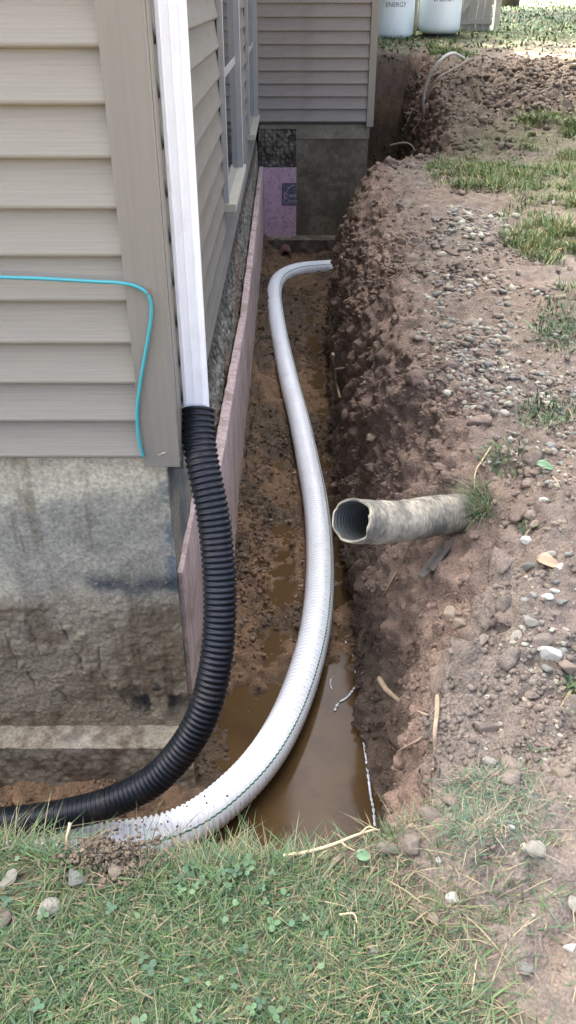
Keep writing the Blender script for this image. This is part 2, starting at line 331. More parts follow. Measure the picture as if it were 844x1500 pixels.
def scatter(n, w):
    w = np.nan_to_num(w*cell*inview); f = w.ravel(); cs = np.cumsum(f); k = np.searchsorted(cs, rng.random(n)*cs[-1])
    i, j = k//(nc-1), k % (nc-1); a = rng.random((n, 1)); b = rng.random((n, 1))
    q = P[i, j]*(1-a)*(1-b)+P[i, j+1]*a*(1-b)+P[i+1, j]*(1-a)*b+P[i+1, j+1]*a*b
    return q, NRM[i, j], i, j
# lumps -------------------------------------------------------------
def ico(sub):
    bm = bmesh.new(); bmesh.ops.create_icosphere(bm, subdivisions=sub, radius=1); V = np.array([v.co[:] for v in bm.verts]); Fx = np.array([[v.index for v in f.verts] for f in bm.faces]); bm.free(); return V, Fx
ICO1, ICO2, ICO3B, ICO3 = ico(1), ico(2), ico(3), ico(4)
def lump(base, seed, amp=.35, facet=0):
    V, Fx = base; Q = V+seed*13.7; r = 1+amp*fbm(Q, 1.1 if amp < .6 else .75, 4, seed, .5 if amp < .6 else .7); V = V*np.maximum(r, .3)[:, None]
    if facet:
        g = np.random.default_rng(seed)
        for _ in range(facet):
            n = g.normal(size=3); n /= np.linalg.norm(n); dd = V@n; lim = .42+.33*g.random(); V = V-np.outer(np.maximum(dd-lim, 0)*.97, n)
    return V, Fx
def rotm(n):
    q = rng.normal(size=(n, 4)); q /= np.linalg.norm(q, axis=1, keepdims=True); w, x, y, z = q.T
    return np.stack([1-2*(y*y+z*z), 2*(x*y-z*w), 2*(x*z+y*w), 2*(x*y+z*w), 1-2*(x*x+z*z), 2*(y*z-x*w), 2*(x*z-y*w), 2*(y*z+x*w), 1-2*(x*x+y*y)], 1).reshape(n, 3, 3)
def lumps(name, pts, nr_, size, cols, m_, base, amp=.35, facet=3, flat_=.65, sink=.3, parent=None):
    T = [lump(base, s+3, amp, facet) for s in range(8)]; n = len(pts); Rm = rotm(n)
    ax = np.stack([np.ones(n), .65+.35*rng.random(n), flat_*(.7+.5*rng.random(n))], 1)
    # keep stones lying flat: rotate about z only, with small tilt
    an = rng.random(n)*6.283; ca, sa = np.cos(an), np.sin(an); Rz = np.zeros((n, 3, 3)); Rz[:, 0, 0] = ca; Rz[:, 0, 1] = -sa; Rz[:, 1, 0] = sa; Rz[:, 1, 1] = ca; Rz[:, 2, 2] = 1
    tl = .35*rng.normal(size=n); Rx = np.zeros((n, 3, 3)); Rx[:, 0, 0] = 1; Rx[:, 1, 1] = np.cos(tl); Rx[:, 1, 2] = -np.sin(tl); Rx[:, 2, 1] = np.sin(tl); Rx[:, 2, 2] = np.cos(tl)
    Rt = Rz@Rx; Vs = []; Fs = []; Cs = []; off = 0
    for k in range(8):
        s = np.arange(n) % 8 == k
        if not s.any(): continue
        V, Fx = T[k]; Q = V[None]*ax[s][:, None]*size[s][:, None, None]
        Q = np.einsum('nij,nvj->nvi', Rt[s], Q)+pts[s][:, None]+(nr_[s]*(size[s]*flat_*(1-2*sink)*.5)[:, None])[:, None]
        Vs.append(Q.reshape(-1, 3)); ns = s.sum()
        Fs.append((Fx[None]+(np.arange(ns)*len(V))[:, None, None]+off).reshape(-1, 3)); off += ns*len(V)
        Cs.append(np.repeat(cols[s], len(V), 0))
    return add(name, mesh(name, np.concatenate(Vs), np.concatenate(Fs), np.concatenate(Cs)), m_, parent)
gcol = c.reshape(nr, nc, 3)
# clods everywhere the soil is disturbed
lawnw = (1-sst(.18, .42, CX+.8*(CY-.8)))*(CY < 1.2)
dist = np.maximum(CT, .6)
wcl = (1/dist**1.35)*(.15+1.3*np.exp(-np.abs(Cxt)/.22)*(CM.max(1, keepdims=True) > .5)*CD+.55*CC+.5*(CD)*sst(-.1, .5, CN)+.9*(1-CD)*(1-CC)*(CM > .8)*(CZ > -1.19))*(1-.93*lawnw)
wcl *= (CY < 17)*(CX > -1.6)*(.12+sst(-.15, .3, CN+.35*fbm(np.stack([CX.ravel(), CY.ravel(), CZ.ravel()], 1), .12, 2, 103).reshape(CX.shape)))
wcl[(CX < -.42) & (CY > 2.2)] = 0
q, nn, i_, j_ = scatter(60000, wcl)
sz = (.0016+.0085*rng.random(len(q))**4)*(np.maximum(CT[i_, j_], 1.2)**.5)
cc = gcol[i_, j_]*(.82+.42*rng.random((len(q), 1)))
tag(lumps('soil_clods', q, nn, sz, cc, M['clod'], ICO1, .8, 3, .75, .3), 'loose crumbs and clods of brown soil strewn over trench banks and floor', 'soil', kind='stuff')
q, nn, i_, j_ = scatter(340, wcl*(CD+CC*.6)*(CY < 9))
sz = (.012+.022*rng.random(len(q))**2)*(np.maximum(CT[i_, j_], 1.5)**.35); cc = gcol[i_, j_]*(.85+.3*rng.random((len(q), 1)))
tag(lumps('soil_lumps', q, nn, sz, cc, M['clod'], ICO3B, .7, 4, .7, .42), 'larger broken lumps of dry soil along the trench bank', 'soil', kind='stuff')
# the dug heap at the far right
hp = np.exp(-(((CX-3.6)/1.25)**2+((CY-12.2)/2.2)**2))+.7*np.exp(-(((CX-2.0)/.4)**2+((CY-10.5)/1.8)**2))
q, nn, i_, j_ = scatter(4200, hp*(sst(-.5, .2, CN)+.1)*(hp > .15)*CD)
sz = .010+.055*rng.random(len(q))**4; cc = gcol[i_, j_]*(.85+.5*rng.random((len(q), 1)))
tag(lumps('heap_clods', q, nn, sz, cc, M['clod'], ICO1, .8, 3, .8, .3), 'clods of dug soil covering the heap beyond the far hole', 'soil', kind='stuff')
# gravel: pale stone spread right of the trench
def blob(cx, cy, rx, ry): return np.exp(-(((CPX-cx)/rx)**2+((CPY-cy)/ry)**2))
gr = blob(690, 540, 110, 95)+.7*blob(700, 330, 55, 25)+.35*blob(640, 440, 90, 40)+.55*blob(800, 640, 70, 70)+.5*blob(790, 860, 60, 110)+.35*blob(760, 1110, 90, 80)+.16*blob(740, 1300, 120, 120)+.25*blob(790, 980, 60, 50)
gr = np.nan_to_num(gr)
wg = gr*(1/dist)*CD*sst(.03, .15, Cxt)*(sst(-.6, .3, CN))
q, nn, i_, j_ = scatter(1500, wg)
sz = (.0028+.0055*rng.random(len(q))**2.2)*(np.maximum(CT[i_, j_], 1.5)**.95)
pal = np.array([[.27,.245,.205],[.21,.19,.165],[.25,.205,.165],[.35,.33,.29],[.21,.17,.135],[.20,.20,.19]])
cc = pal[rng.integers(0, 6, len(q))]*(.8+.35*rng.random((len(q), 1)))
tag(lumps('gravel', q, nn, sz, cc, M['stone'], ICO1, .45, 4, .55, .42), 'pale grey and pinkish gravel spread over bare soil right of trench', 'gravel', kind='stuff')
q, nn, i_, j_ = scatter(500, ((CX > -.33) & (CZ < -1.05)) * (1/dist) * (1-CC)*(CY > 3)*(CY < 9.4)*(CX < .3)+0*CX)
sz = .006+.016*rng.random(len(q))**2; cc = np.array([.20,.15,.115])*(.6+.8*rng.random((len(q), 1)))
tag(lumps('trench_pebbles', q, nn, sz, cc, M['stone'], ICO1, .3, 3, .7, .25), 'small muddy pebbles on the wet trench floor', 'pebbles', kind='stuff')
# individual mid-size stones -----------------------------------------
STONE_ME = {}
def stone_mesh(v, colr):
    key = (v, colr)
    if key not in STONE_ME:
        V, Fx = lump(ICO3, v+40, .30, 4+v % 5); V = V+.012*vnoise(V*1., .18, v)[:, None]*V
        cv = np.array(colr)*(1+.18*fbm(V, .5, 3, v))[:, None]
        STONE_ME[key] = mesh('stone', V, Fx, cv); STONE_ME[key].materials.append(M['stone'])
    return STONE_ME[key]
def stone(px, py, w, h, colr, label, v=0, name='stone', cat='stone', group='loose stones on the bank, in the trench and on the lawn', sink=.3, rot=None, lift=0):
    p, n, t = at(px, py); k = t/FPX
    me = stone_mesh(v, colr); o = bpy.data.objects.new(name, me); COL.objects.link(o)
    a = w*k/2; b = h*k/2; o.scale = (a*1.08, max(b, a*.6)*1.0, min(b, a)*.8)
    o.location = Vector(p)+Vector(n)*(min(a, b)*(1-2*sink)*.6+lift+(.006 if py > 1260 and px < 700 else 0)); o.rotation_euler = (rng.normal()*.12, rng.normal()*.12, rng.normal()*.25 if rot is None else rot)
    o.location.z -= 0
    tag(o, label, cat, group)
    me.polygons.foreach_set('use_smooth', [True]*len(me.polygons)); return o
PALE = (.33,.305,.27); TAN = (.26,.21,.165); GREY = (.20,.20,.185); WHITE = (.48,.48,.46); PINK = (.26,.20,.17); BRN = (.18,.13,.095); CLOD = (.22,.18,.155)
STONES = [
 (170,1273,27,30,TAN,'rounded tan stone nested at the top of the lawn just under the soil mound'),
 (152,1303,24,32,BRN,'brown oval stone in the grass below the rounded tan stone'),
 (114,1282,26,30,GREY,'grey angular stone in grass left of the rounded tan stone'),
 (70,1336,40,32,PALE,'flat wedge shaped pale stone lying alone in the lawn at lower left'),
 (16,1293,34,28,PALE,'pale lumpy stone at the left picture edge in the lawn'),
 (6,1352,30,36,CLOD,'crumbly pale clod at the left picture edge below the lumpy stone'),
 (105,1369,12,11,PALE,'tiny pale pebble in grass below the flat wedge shaped stone'),
 (643,1265,10,13,WHITE,'tiny bright white egg shaped pebble on soil below the trench corner'),
 (549,1398,20,22,PALE,'pale grey knobbly stone alone in the grass near bottom centre'),
 (773,1421,24,28,GREY,'flat grey stone half sunk in dirt at lower right'),
 (661,1319,22,17,WHITE,'whitish angular stone right of the white egg shaped pebble'),
 (638,1346,15,22,TAN,'small upright tan stone below the whitish angular stone'),
 (838,1326,20,30,PALE,'pale stone cut by the right picture edge near the bottom'),
 (834,1388,26,10,WHITE,'thin white chip at the right picture edge above the flat grey stone'),
 (783,1247,38,32,PALE,'broken cream coloured clod with cracks on grassy dirt at lower right'),
 (757,938,34,26,PALE,'pale rounded boulder at the left of the stone cluster on the bank'),
 (790,940,32,28,CLOD,'flat tan slab between the two pale rounded stones of the bank cluster'),
 (805,962,32,28,WHITE,'pale round stone with a dark crack in the bank cluster'),
 (833,981,30,26,PINK,'pinkish blocky stone at the right end of the bank cluster'),
 (772,914,26,20,PALE,'pale stone topmost of the bank cluster'),
 (798,982,16,24,GREY,'small blue grey stone below the cracked round stone'),
 (802,873,20,8,WHITE,'thin white shard, left one of a pair lying on bare dirt'),
 (814,867,16,8,WHITE,'thin white shard, right one of a pair lying on bare dirt'),
 (820,884,20,14,GREY,'pale blue grey stone chip under the pair of white shards'),
 (812,866,10,8,GREY,'small grey chip touching the right white shard'),
 (773,753,24,22,PINK,'pinkish cube shaped stone beside the small green weed'),
 (786,770,18,18,TAN,'tan stone just below the pinkish cube shaped stone'),
 (770,792,17,17,WHITE,'whitish round stone below the small green weed'),
 (796,736,14,16,WHITE,'small square white stone on bare dirt above the tan stones'),
 (830,663,16,9,WHITE,'bright white oval pebble near the right picture edge'),
 (842,662,10,8,WHITE,'second bright pebble touching the white oval one at the right edge'),
 (809,593,15,11,PALE,'pale rounded stone standing proud of the gravel spread'),
 (692,475,30,13,CLOD,'long flat tan stone at the top of the gravel spread'),
 (643,454,14,9,PALE,'pale wedge shaped stone beside the small dark hollow'),
 (619,524,20,14,TAN,'tan pointed stone at the left edge of the gravel spread'),
 (820,417,18,9,PALE,'pale flat stone beside weeds at the right picture edge'),
 (545,642,18,32,TAN,'tall tan stone embedded in the trench wall'),
 (492,710,18,16,PINK,'pinkish stone lying on the trench floor above the old pipe mouth'),
 (661,902,22,30,TAN,'tan oval stone, left of three bulging out of the bank'),
 (675,914,18,26,TAN,'tan egg shaped stone, middle of three bulging out of the bank'),
 (686,901,16,16,PINK,'small pinkish stone, right of three bulging out of the bank'),
 (712,1068,42,28,PINK,'large cracked pinkish slab of soil on the bank above the grass tuft'),
 (733,1062,10,12,PALE,'small pale pebble at the right of the cracked pinkish slab'),
 (716,1024,10,9,WHITE,'white pebble on the crumbly bank below the stone cluster'),
 (712,1120,20,18,PALE,'cream stone on the bank just above the grass tuft'),
 (806,1170,24,12,PINK,'flat pink stone on dirt right of the grass tuft'),
 (822,1133,24,18,TAN,'tan stone near the right edge beside ochre soil'),
 (746,1212,16,8,WHITE,'thin white chip in the middle of the grass tuft'),
 (823,831,20,14,WHITE,'white angular stone right of the dry curled leaf'),
 (803,812,18,16,PALE,'pale round stone above the dry curled leaf'),
 (777,832,20,18,GREY,'grey blue stone left of the dry curled leaf'),
 (815,770,16,12,PINK,'flat pinkish stone left of the right picture edge at mid height'),
 (837,618,14,10,PALE,'pale pebble at the right edge right of the proud rounded stone'),
 (574,1243,42,26,CLOD,'blunt grey soil lump on the trench lip, left of two'),
 (608,1240,30,30,CLOD,'blunt grey soil lump on the trench lip, right of two'),
 (628,1200,34,34,CLOD,'dark cracked soil lump overhanging the near corner of the trench'),
 (686,895,12,10,TAN,'small tan pebble stuck above the three bulging stones'),
]
for k, (px, py, w, h, cl, lb) in enumerate(STONES): stone(px, py, w, h, cl, lb, v=k % 11)
# ------------------------------------------------------------------ water
WZ = -1.205
wv = []; 
wx = np.linspace(-2.3, .42, 60); wy = np.linspace(1.25, 8.3, 140)
GX, GY = np.meshgrid(wx, wy); wq = (np.arange(139)[:, None]*60+np.arange(59)[None]).ravel()
wz = np.where(GY > 5.5, WZ-.0, WZ)+0*GX
water = add('muddy_water', mesh('muddy_water', np.stack([GX.ravel(), GY.ravel(), wz.ravel()], 1), np.stack([wq, wq+1, wq+61, wq+60], 1)), M['water'], smooth=True)
tag(water, kind='structure')
# ------------------------------------------------------------------ house
EXP = .1245; BOT = .262
house = empty('house', (-.4, 2.3, 0)); tag(house, 'beige vinyl sided house with a lower rear wing on an excavated concrete foundation', 'house')
PROF = [(0, 0), (.016, .0), (.021, .0025), (.0235, .007), (.0238, .012), (.019, .030), (.012, EXP*.5), (.003, EXP-.004), (.001, EXP+.012), (0, EXP+.012)]   # (out, up)
def board_mesh(fn): b = MB(); b.prism(PROF, fn); me = bpy.data.meshes.new('siding_board'); me.from_pydata(b.v, [], b.f); bm = bmesh.new(); bm.from_mesh(me); bmesh.ops.recalc_face_normals(bm, faces=bm.faces); bm.to_mesh(me); bm.free(); return me
NB = 20
def wall(origin, vec, length, out, m_, nb=NB, z0=BOT, gap0=0):
    w = empty('wall', origin); w.parent = house; w.matrix_parent_inverse = Matrix.Translation(-Vector(house.location))
    o, v, u = Vector(origin), Vector(vec), Vector(out)
    me = board_mesh(lambda p, k: tuple(v*(length*k)+u*p[0]+Vector((0, 0, p[1])))); me.materials.append(m_)
    for i in range(nb):
        b = bpy.data.objects.new('siding_board', me); COL.objects.link(b); b.parent = w; b.location = (0, 0, z0+i*EXP-origin[2])
    return w
XS = -.348     # side wall sheathing plane
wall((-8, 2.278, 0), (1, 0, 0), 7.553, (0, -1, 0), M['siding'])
wall((XS-.011, 2.36, 0), (0, 1, 0), 7.66, (1, 0, 0), M['siding_shaded'])
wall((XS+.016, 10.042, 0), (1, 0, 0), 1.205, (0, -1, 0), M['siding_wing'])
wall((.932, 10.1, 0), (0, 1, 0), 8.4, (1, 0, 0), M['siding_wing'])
zt = BOT+NB*EXP
bw = MB(); bw.box((-8, 2.279, BOT-.01), (XS-.0125, 10.4, 4.7)); bw.box((-8, 10.05, BOT-.01), (.931, 18.5, 4.7)); bw.build('sheathing', M['siding_wing'], house)
uw = MB(); uw.box((-8.0, 2.266, zt+.012), (-.341, 2.2785, 4.7)); uw.box((-.3475, 2.27, zt+.012), (-.338, 10.03, 4.7)); uw.box((-.33, 10.03, zt+.012), (.93, 10.049, 4.7)); uw.build('upper_siding', M['siding'], house)
rf = MB(); rf.box((-8.6, 1.85, 4.7), (.02, 10.4, 4.82)); rf.box((-8.6, 9.6, 4.705), (1.35, 18.9, 4.83)); 
rf.prism([(-8.6, 4.83), (.02, 4.83), (-4.3, 6.0)], lambda p, k: (p[0], 1.85+k*17.0, p[1])); rf.build('roof', M['roof'], house)
# corner boards
cb = MB().box((-.451, 2.243, .238), (-.338, 2.2775, 4.69)).build('corner_board', M['trim'], house, bevel=.002)
cb = MB().box((-.3465, 2.2785, .238), (-.336, 2.358, 4.69)).build('corner_board', M['trim'], house, bevel=.001)
cb = MB().box((.873, 10.008, .215), (.950, 10.0405, 4.69)).build('corner_board', M['trim_wing'], house, bevel=.002)
cb = MB().box((.932, 10.042, .215), (.951, 10.12, 4.69)).build('corner_board', M['trim_wing'], house, bevel=.001)
cb = MB().box((XS+.002, 10.0, .25), (XS+.03, 10.03, 4.69)).build('inside_corner_trim', M['trim_wing'], house, bevel=.001)
# nail in the corner board
def tube(pts, rad, seg=8, cap=True, taper=None):
    pts = [Vector(p) for p in pts]; n = len(pts); V = []; 
    T0 = (pts[1]-pts[0]).normalized(); nrm = T0.orthogonal().normalized()
    for i, p in enumerate(pts):
        T = (pts[min(i+1, n-1)]-pts[max(i-1, 0)]).normalized(); nrm = (nrm-T*nrm.dot(T)).normalized(); bn = T.cross(nrm)
        r = rad[i] if hasattr(rad, '__len__') else rad
        if taper: r = rad*(1-(1-taper)*i/(n-1))
        V += [p+(nrm*math.cos(a)+bn*math.sin(a))*r for a in (2*math.pi*j/seg for j in range(seg))]
    Fx = [(i*seg+j, i*seg+(j+1) % seg, (i+1)*seg+(j+1) % seg, (i+1)*seg+j) for i in range(n-1) for j in range(seg)]
    if cap: Fx += [tuple(range(seg))[::-1], tuple((n-1)*seg+j for j in range(seg))]
    return V, Fx
def cr(pts, n):         # Catmull-Rom through points, n steps each
    P_ = [Vector(p) for p in pts]; P_ = [P_[0]*2-P_[1]]+P_+[P_[-1]*2-P_[-2]]; out = []
    for i in range(1, len(P_)-2):
        a, b, c_, d_ = P_[i-1:i+3]
        for k in range(n): t = k/n; out.append(.5*((2*b)+(c_-a)*t+(2*a-5*b+4*c_-d_)*t*t+(3*b-a-3*c_+d_)*t**3))
    out.append(P_[-2]); return out
def tubeobj(name, pts, rad, m_, parent=None, seg=8, n=6, taper=None):
    V, Fx = tube(cr(pts, n), rad, seg, True, taper); me = bpy.data.meshes.new(name); me.from_pydata([tuple(v) for v in V], [], Fx)
    return add(name, me, m_, parent, True)
V, Fx = tube([(-.398, 2.247, .293), (-.396, 2.225, .296), (-.385, 2.215, .302)], .0016, 6)
nail = tubeobj('nail', [(-.404, 2.248, .285), (-.400, 2.232, .287), (-.384, 2.224, .298), (-.378, 2.222, .300)], .0019, M['steel'], seg=6); tag(nail, 'bent nail sticking out of the corner board near its foot', 'nail')
# foundation: rough concrete sheets with relief
def sheet(name, o, u, v, nu, nv, out, dispf, colf, m_, parent):
    o, u, v, out = map(np.array, (o, u, v, out)); a, b = np.meshgrid(np.linspace(0, 1, nu), np.linspace(0, 1, nv))
    Q = o+a[..., None]*u+b[..., None]*v; Q = Q.reshape(-1, 3).astype(float); dd = dispf(Q); cc = colf(Q, dd); Q = Q+out*dd[:, None]
    ii = (np.arange(nv-1)[:, None]*nu+np.arange(nu-1)[None]).ravel(); fq = np.stack([ii, ii+1, ii+nu+1, ii+nu], 1)
    return add(name, mesh(name, Q, fq, cc), m_, parent, True)
fd = empty('foundation', (-.4, 2.3, -1.3)); fd.parent = house; fd.matrix_parent_inverse = Matrix.Translation(-Vector(house.location))
def addf(o): 
    o.parent = fd; o.matrix_parent_inverse = Matrix.Translation(-Vector(fd.location)); return o
def front_disp(Q):
    z = Q[:, 2]; low = sst(.02, -.35, z) if False else 1-sst(-.36, -.26, z+.03*vnoise(Q, .2, 5))
    d_ = .0025*fbm(Q, .05, 4, 1)+low*(.006*fbm(Q, .14, 4, 2)+.010*np.maximum(0, fbm(Q, .05, 3, 3)-.15))
    d_ += .003*(.5-worley(Q, .05, 9)[0])*low*sst(-.9, -.6, Q[:, 0])
    # vertical trowel gouges in the caked mud
    for gx, gz_, gl, gt in ((-.93, -.50, .07, .15), (-.80, -.52, .10, .22), (-.775, -.62, .05, .1), (-.70, -.60, .06, -.1), (-.685, -.72, .05, .3), (-.64, -.80, .06, .35), (-.97, -.72, .05, .2), (-.86, -.80, .05, .5), (-.58, -.83, .04, .3), (-1.02, -.55, .08, .1)):
        dz = (z-gz_)/gl; dx = (Q[:, 0]-gx+gt*(z-gz_)+.006*vnoise(Q, .03, 8))/(.0055*(1.3-np.clip(np.abs(dz), 0, 1))); d_ -= .008*np.exp(-dx*dx)*(np.abs(dz) < 1)
    d_ += low*.004*np.maximum(0, fbm(Q, .025, 3, 63))+low*.002*fbm(Q, .014, 2, 64)
    return d_+.006*low
def front_col(Q, dd):
    x, z = Q[:, 0], Q[:, 2]; n1 = fbm(Q, .25, 4, 11); n2 = fbm(Q, .05, 4, 12); n3 = fbm(Q*np.array([1, 1, .35]), .10, 4, 13)
    tan = np.array([.43,.395,.32]); blue = np.array([.26,.245,.215]); pale = np.array([.34,.32,.285]); tar = np.array([.045,.055,.066]); mudc = np.array([.245,.21,.17]); mud2 = np.array([.15,.12,.09])
    c_ = np.tile(tan, (len(Q), 1))
    line = .03+.24*(x+.9)                                 # edge of the parging runs up to the corner
    t = sst(.03, -.05, 0*z) if False else sst(-.05, .05, line-z+.09*n1+.03*n2); c_ = mix(c_, mix(blue, tan, sst(-.1, .5, n3)[:, None]*.75), t[:, None])
    t = sst(.12, .32, n3+.3*n2)*sst(-.30, -.05, z)*(z < line)*.8; c_ = mix(c_, pale, t[:, None])
    cor = np.exp(-((x+.40)/.022)**2)*(z > -.3)*(z < .22); c_ = mix(c_, np.array([.10,.13,.16]), (cor*sst(-.4, .3, n1+n2)*.9)[:, None])
    band = np.exp(-((z+.255+.05*n1)/.05)**2)*sst(-.80, -.62, x); c_ = mix(c_, tar, np.clip(band*(1+.8*n2), 0, 1)[:, None]*.85)
    sm = np.exp(-(((x+.66)/.09)**2+((z+.06)/.09)**2))*sst(-.2, .4, n2+n3); c_ = mix(c_, blue*.75, sm[:, None])
    low = 1-sst(-.36, -.26, z+.05*n1); c_ = mix(c_, mix(mudc, mud2, sst(-.1, .45, n1+.5*n2)[:, None]), low[:, None])
    bl = np.exp(-(((x+.50)/.10)**2+((z+.80)/.085)**2))*sst(-.15, .15, n2+.3*n3); c_ = mix(c_, np.array([.028,.03,.032]), np.clip(bl*1.5, 0, 1)[:, None])
    dr = sst(.05, .4, fbm(Q*np.array([1, 1, .10]), .035, 3, 71))*sst(-.1, .4, n1)*(z > -.95); c_ = mix(c_, c_*np.array([.62,.58,.52]), dr[:, None]*.75)
    pit = worley(Q, .03, 73)[0] < .13; c_ = mix(c_, np.array([.40,.38,.33]), (pit*.6*(z > -.3))[:, None])
    g = (dd < -.002)*low; c_ = mix(c_, mud2*.6, (g*.7)[:, None])
    return c_
addf(sheet('foundation_wall', (-2.4, 2.284, -.955), (2.015, 0, 0), (0, 0, 1.22), 420, 250, (0, -1, 0), front_disp, front_col, M['concrete'], None))
blk = MB(); blk.box((-8, 2.29, -1.5), (-.392, 10.0, .255)); addf(blk.build('foundation_core', M['concrete'], None))
blk.v
co_ = bpy.data.objects[ 'foundation_core']; a_ = co_.data.color_attributes.new('Col', 'FLOAT_COLOR', 'POINT'); a_.data.foreach_set('color', [.26,.23,.19,1]*len(co_.data.vertices))
foot_c = lambda Q, dd: mix(np.array([.27,.235,.195]), np.array([.13,.10,.08]), sst(-.3, .3, fbm(Q, .15, 4, 5)+.5*fbm(Q, .03, 2, 6))[:, None])+.12*(np.exp(-((Q[:, 0]+.80)/.07)**2-((Q[:, 2]+.97)/.02)**2))[:, None]
addf(sheet('footing', (-2.4, 2.17, -.962), (2.03, 0, 0), (0, .125, .012), 260, 22, (0, 0, 1), lambda Q: .006*fbm(Q, .04, 4, 7), foot_c, M['concrete'], None))
addf(sheet('footing', (-2.4, 2.172, -1.40), (2.03, 0, 0), (0, 0, .438), 260, 60, (0, -1, 0), lambda Q: .004*fbm(Q, .08, 4, 7)+.004*fbm(Q, .02, 2, 9), foot_c, M['concrete'], None))
# side foundation: exposed aggregate over the foam
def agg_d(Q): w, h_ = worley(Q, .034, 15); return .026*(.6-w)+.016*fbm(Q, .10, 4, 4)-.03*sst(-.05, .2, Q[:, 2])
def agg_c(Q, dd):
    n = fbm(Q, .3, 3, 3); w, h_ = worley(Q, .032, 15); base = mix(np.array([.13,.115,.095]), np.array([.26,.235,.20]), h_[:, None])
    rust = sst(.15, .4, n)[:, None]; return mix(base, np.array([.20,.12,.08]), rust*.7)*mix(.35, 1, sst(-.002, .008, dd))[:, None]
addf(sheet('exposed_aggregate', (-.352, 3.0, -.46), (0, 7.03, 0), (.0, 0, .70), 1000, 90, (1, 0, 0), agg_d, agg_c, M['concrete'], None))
addf(sheet('foundation_return', (-.386, 2.28, -1.0), (0, 1.0, 0), (.0, 0, 1.25), 120, 150, (1, 0, 0), lambda Q: .006*fbm(Q, .1, 4, 6), lambda Q, d_: mix(np.array([.20,.175,.145]), np.array([.10,.105,.105]), sst(-.2, .3, fbm(Q, .15, 4, 21))[:, None]), M['concrete'], None))
MB().box((XS-.03, 2.36, .165), (XS+.004, 10.03, .258)).build('sill_plate', M['trim'], house)
# wing foundation
wing_c = lambda Q, dd: mix(np.array([.085,.070,.052]), np.array([.15,.126,.098]), sst(-.2, .5, fbm(Q, .35, 4, 31)+.3*fbm(Q, .05, 2, 32))[:, None])*mix(1., .75, np.exp(-((Q[:, 2]+.2)/.03)**2)*.4)[:, None]
addf(sheet('wing_foundation', (-.34, 10.06, -1.05), (1.245, 0, 0), (0, 0, 1.14), 150, 130, (0, -1, 0), lambda Q: .006*fbm(Q, .3, 4, 33), wing_c, M['concrete'], None))
wt = sheet('sill_band', (-.32, 10.052, .085), (1.235, 0, 0), (0, 0, .145), 120, 16, (0, -1, 0), lambda Q: .003*fbm(Q, .1, 3, 34), lambda Q, dd: np.array([.19,.165,.13])*(1+.25*fbm(Q, .2, 3, 35))[:, None], M['concrete'], None); addf(wt)
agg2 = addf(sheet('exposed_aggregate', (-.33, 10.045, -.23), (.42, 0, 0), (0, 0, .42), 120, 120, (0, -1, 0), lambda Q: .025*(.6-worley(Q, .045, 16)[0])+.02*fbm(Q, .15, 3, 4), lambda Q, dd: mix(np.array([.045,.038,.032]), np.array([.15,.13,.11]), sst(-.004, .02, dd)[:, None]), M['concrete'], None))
addf(MB().box((-.30, 10.065, -1.5), (.905, 18.5, .25)).build('wing_core', M['bark'], None))
addf(sheet('wing_footing', (-.33, 9.86, -.985), (1.28, 0, 0), (0, .21, .01), 130, 24, (0, 0, 1), lambda Q: .015*fbm(Q, .07, 4, 37), lambda Q, dd: mix(np.array([.13,.10,.08]), np.array([.24,.19,.155]), sst(-.2, .4, fbm(Q, .06, 3, 38))[:, None]), M['concrete'], None))
addf(sheet('wing_footing', (-.33, 9.862, -1.3), (1.28, 0, 0), (0, 0, .315), 130, 34, (0, -1, 0), lambda Q: .012*fbm(Q, .1, 4, 39), lambda Q, dd: mix(np.array([.07,.052,.042]), np.array([.13,.10,.08]), sst(-.2, .4, fbm(Q, .1, 3, 40))[:, None]), M['concrete'], None))
# foam insulation boards
FB = [(2.30, 3.25, -.392, -.362, -.21, -.80)]
o = MB(); o.prism([(2.298, -.80), (3.3, -1.05), (3.3, -.24), (2.298, -.215)], lambda p, k: (-.392+.024*k, p[0], p[1])); o.build('foam_board', M['foam'], house, bevel=.002)['label'] = 'short dirty pink foam board at the near house corner'
yy = [2.96, 5.40, 7.84, 10.025]; tz = [-.20, -.37, -.28, -.20]
def foam_panel(y0, y1, za, zb_, x0, x1, zl, m_):
    n = max(8, int((y1-y0)/.03)); ring = [(0, 0), (.5, 0), (1, 0)]; K = 14; sec = [(x0, zl+(1-zl)*0)]; Vs = []
    ys = np.linspace(y0, y1, n)
    for yv in ys:
        zt_ = za+(zb_-za)*(yv-y0)/(y1-y0); col_ = [(x0, zl)]+[(x0, zt_-.01)]+[(x0+.006, zt_)]+[(x0+(x1-x0)*f, zt_) for f in (.35, .65)]+[(x1-.005, zt_-.001), (x1, zt_-.008)]+[(x1, zt_-.008-(zt_-zl)*f) for f in (.04, .1, .2, .35, .5, .7, 1)]
        Vs += [(px_, yv, pz_) for px_, pz_ in col_]
    V = np.array(Vs); K = len(V)//n; top = np.exp(-np.abs(V[:, 2]-(za+zb_)/2)/.06)
    V[:, 0] += .0025*fbm(V, .25, 3, 5)+top*.0035*fbm(V, .04, 3, 6); V[:, 2] += top*(.012*fbm(V*[0, 1, 0], .12, 4, 7)-.012*np.maximum(0, vnoise(V*[1, 1, 0], .07, 8)-.35)*3)
    ii = (np.arange(n-1)[:, None]*K+np.arange(K-1)[None]).ravel(); fq = np.stack([ii, ii+1, ii+K+1, ii+K], 1); ends = [tuple(range(K)), tuple(range((n-1)*K, n*K))[::-1]]
    me = bpy.data.meshes.new('foam_board'); me.from_pydata([tuple(v) for v in V], [], [tuple(map(int, f)) for f in fq]+ends); return add('foam_board', me, m_, house)
for a in range(3): foam_panel(yy[a], yy[a+1]-.004, tz[a], tz[a+1], -.334+.002*(a % 2), -.285+.002*(a % 2), -1.25, M['foam'])
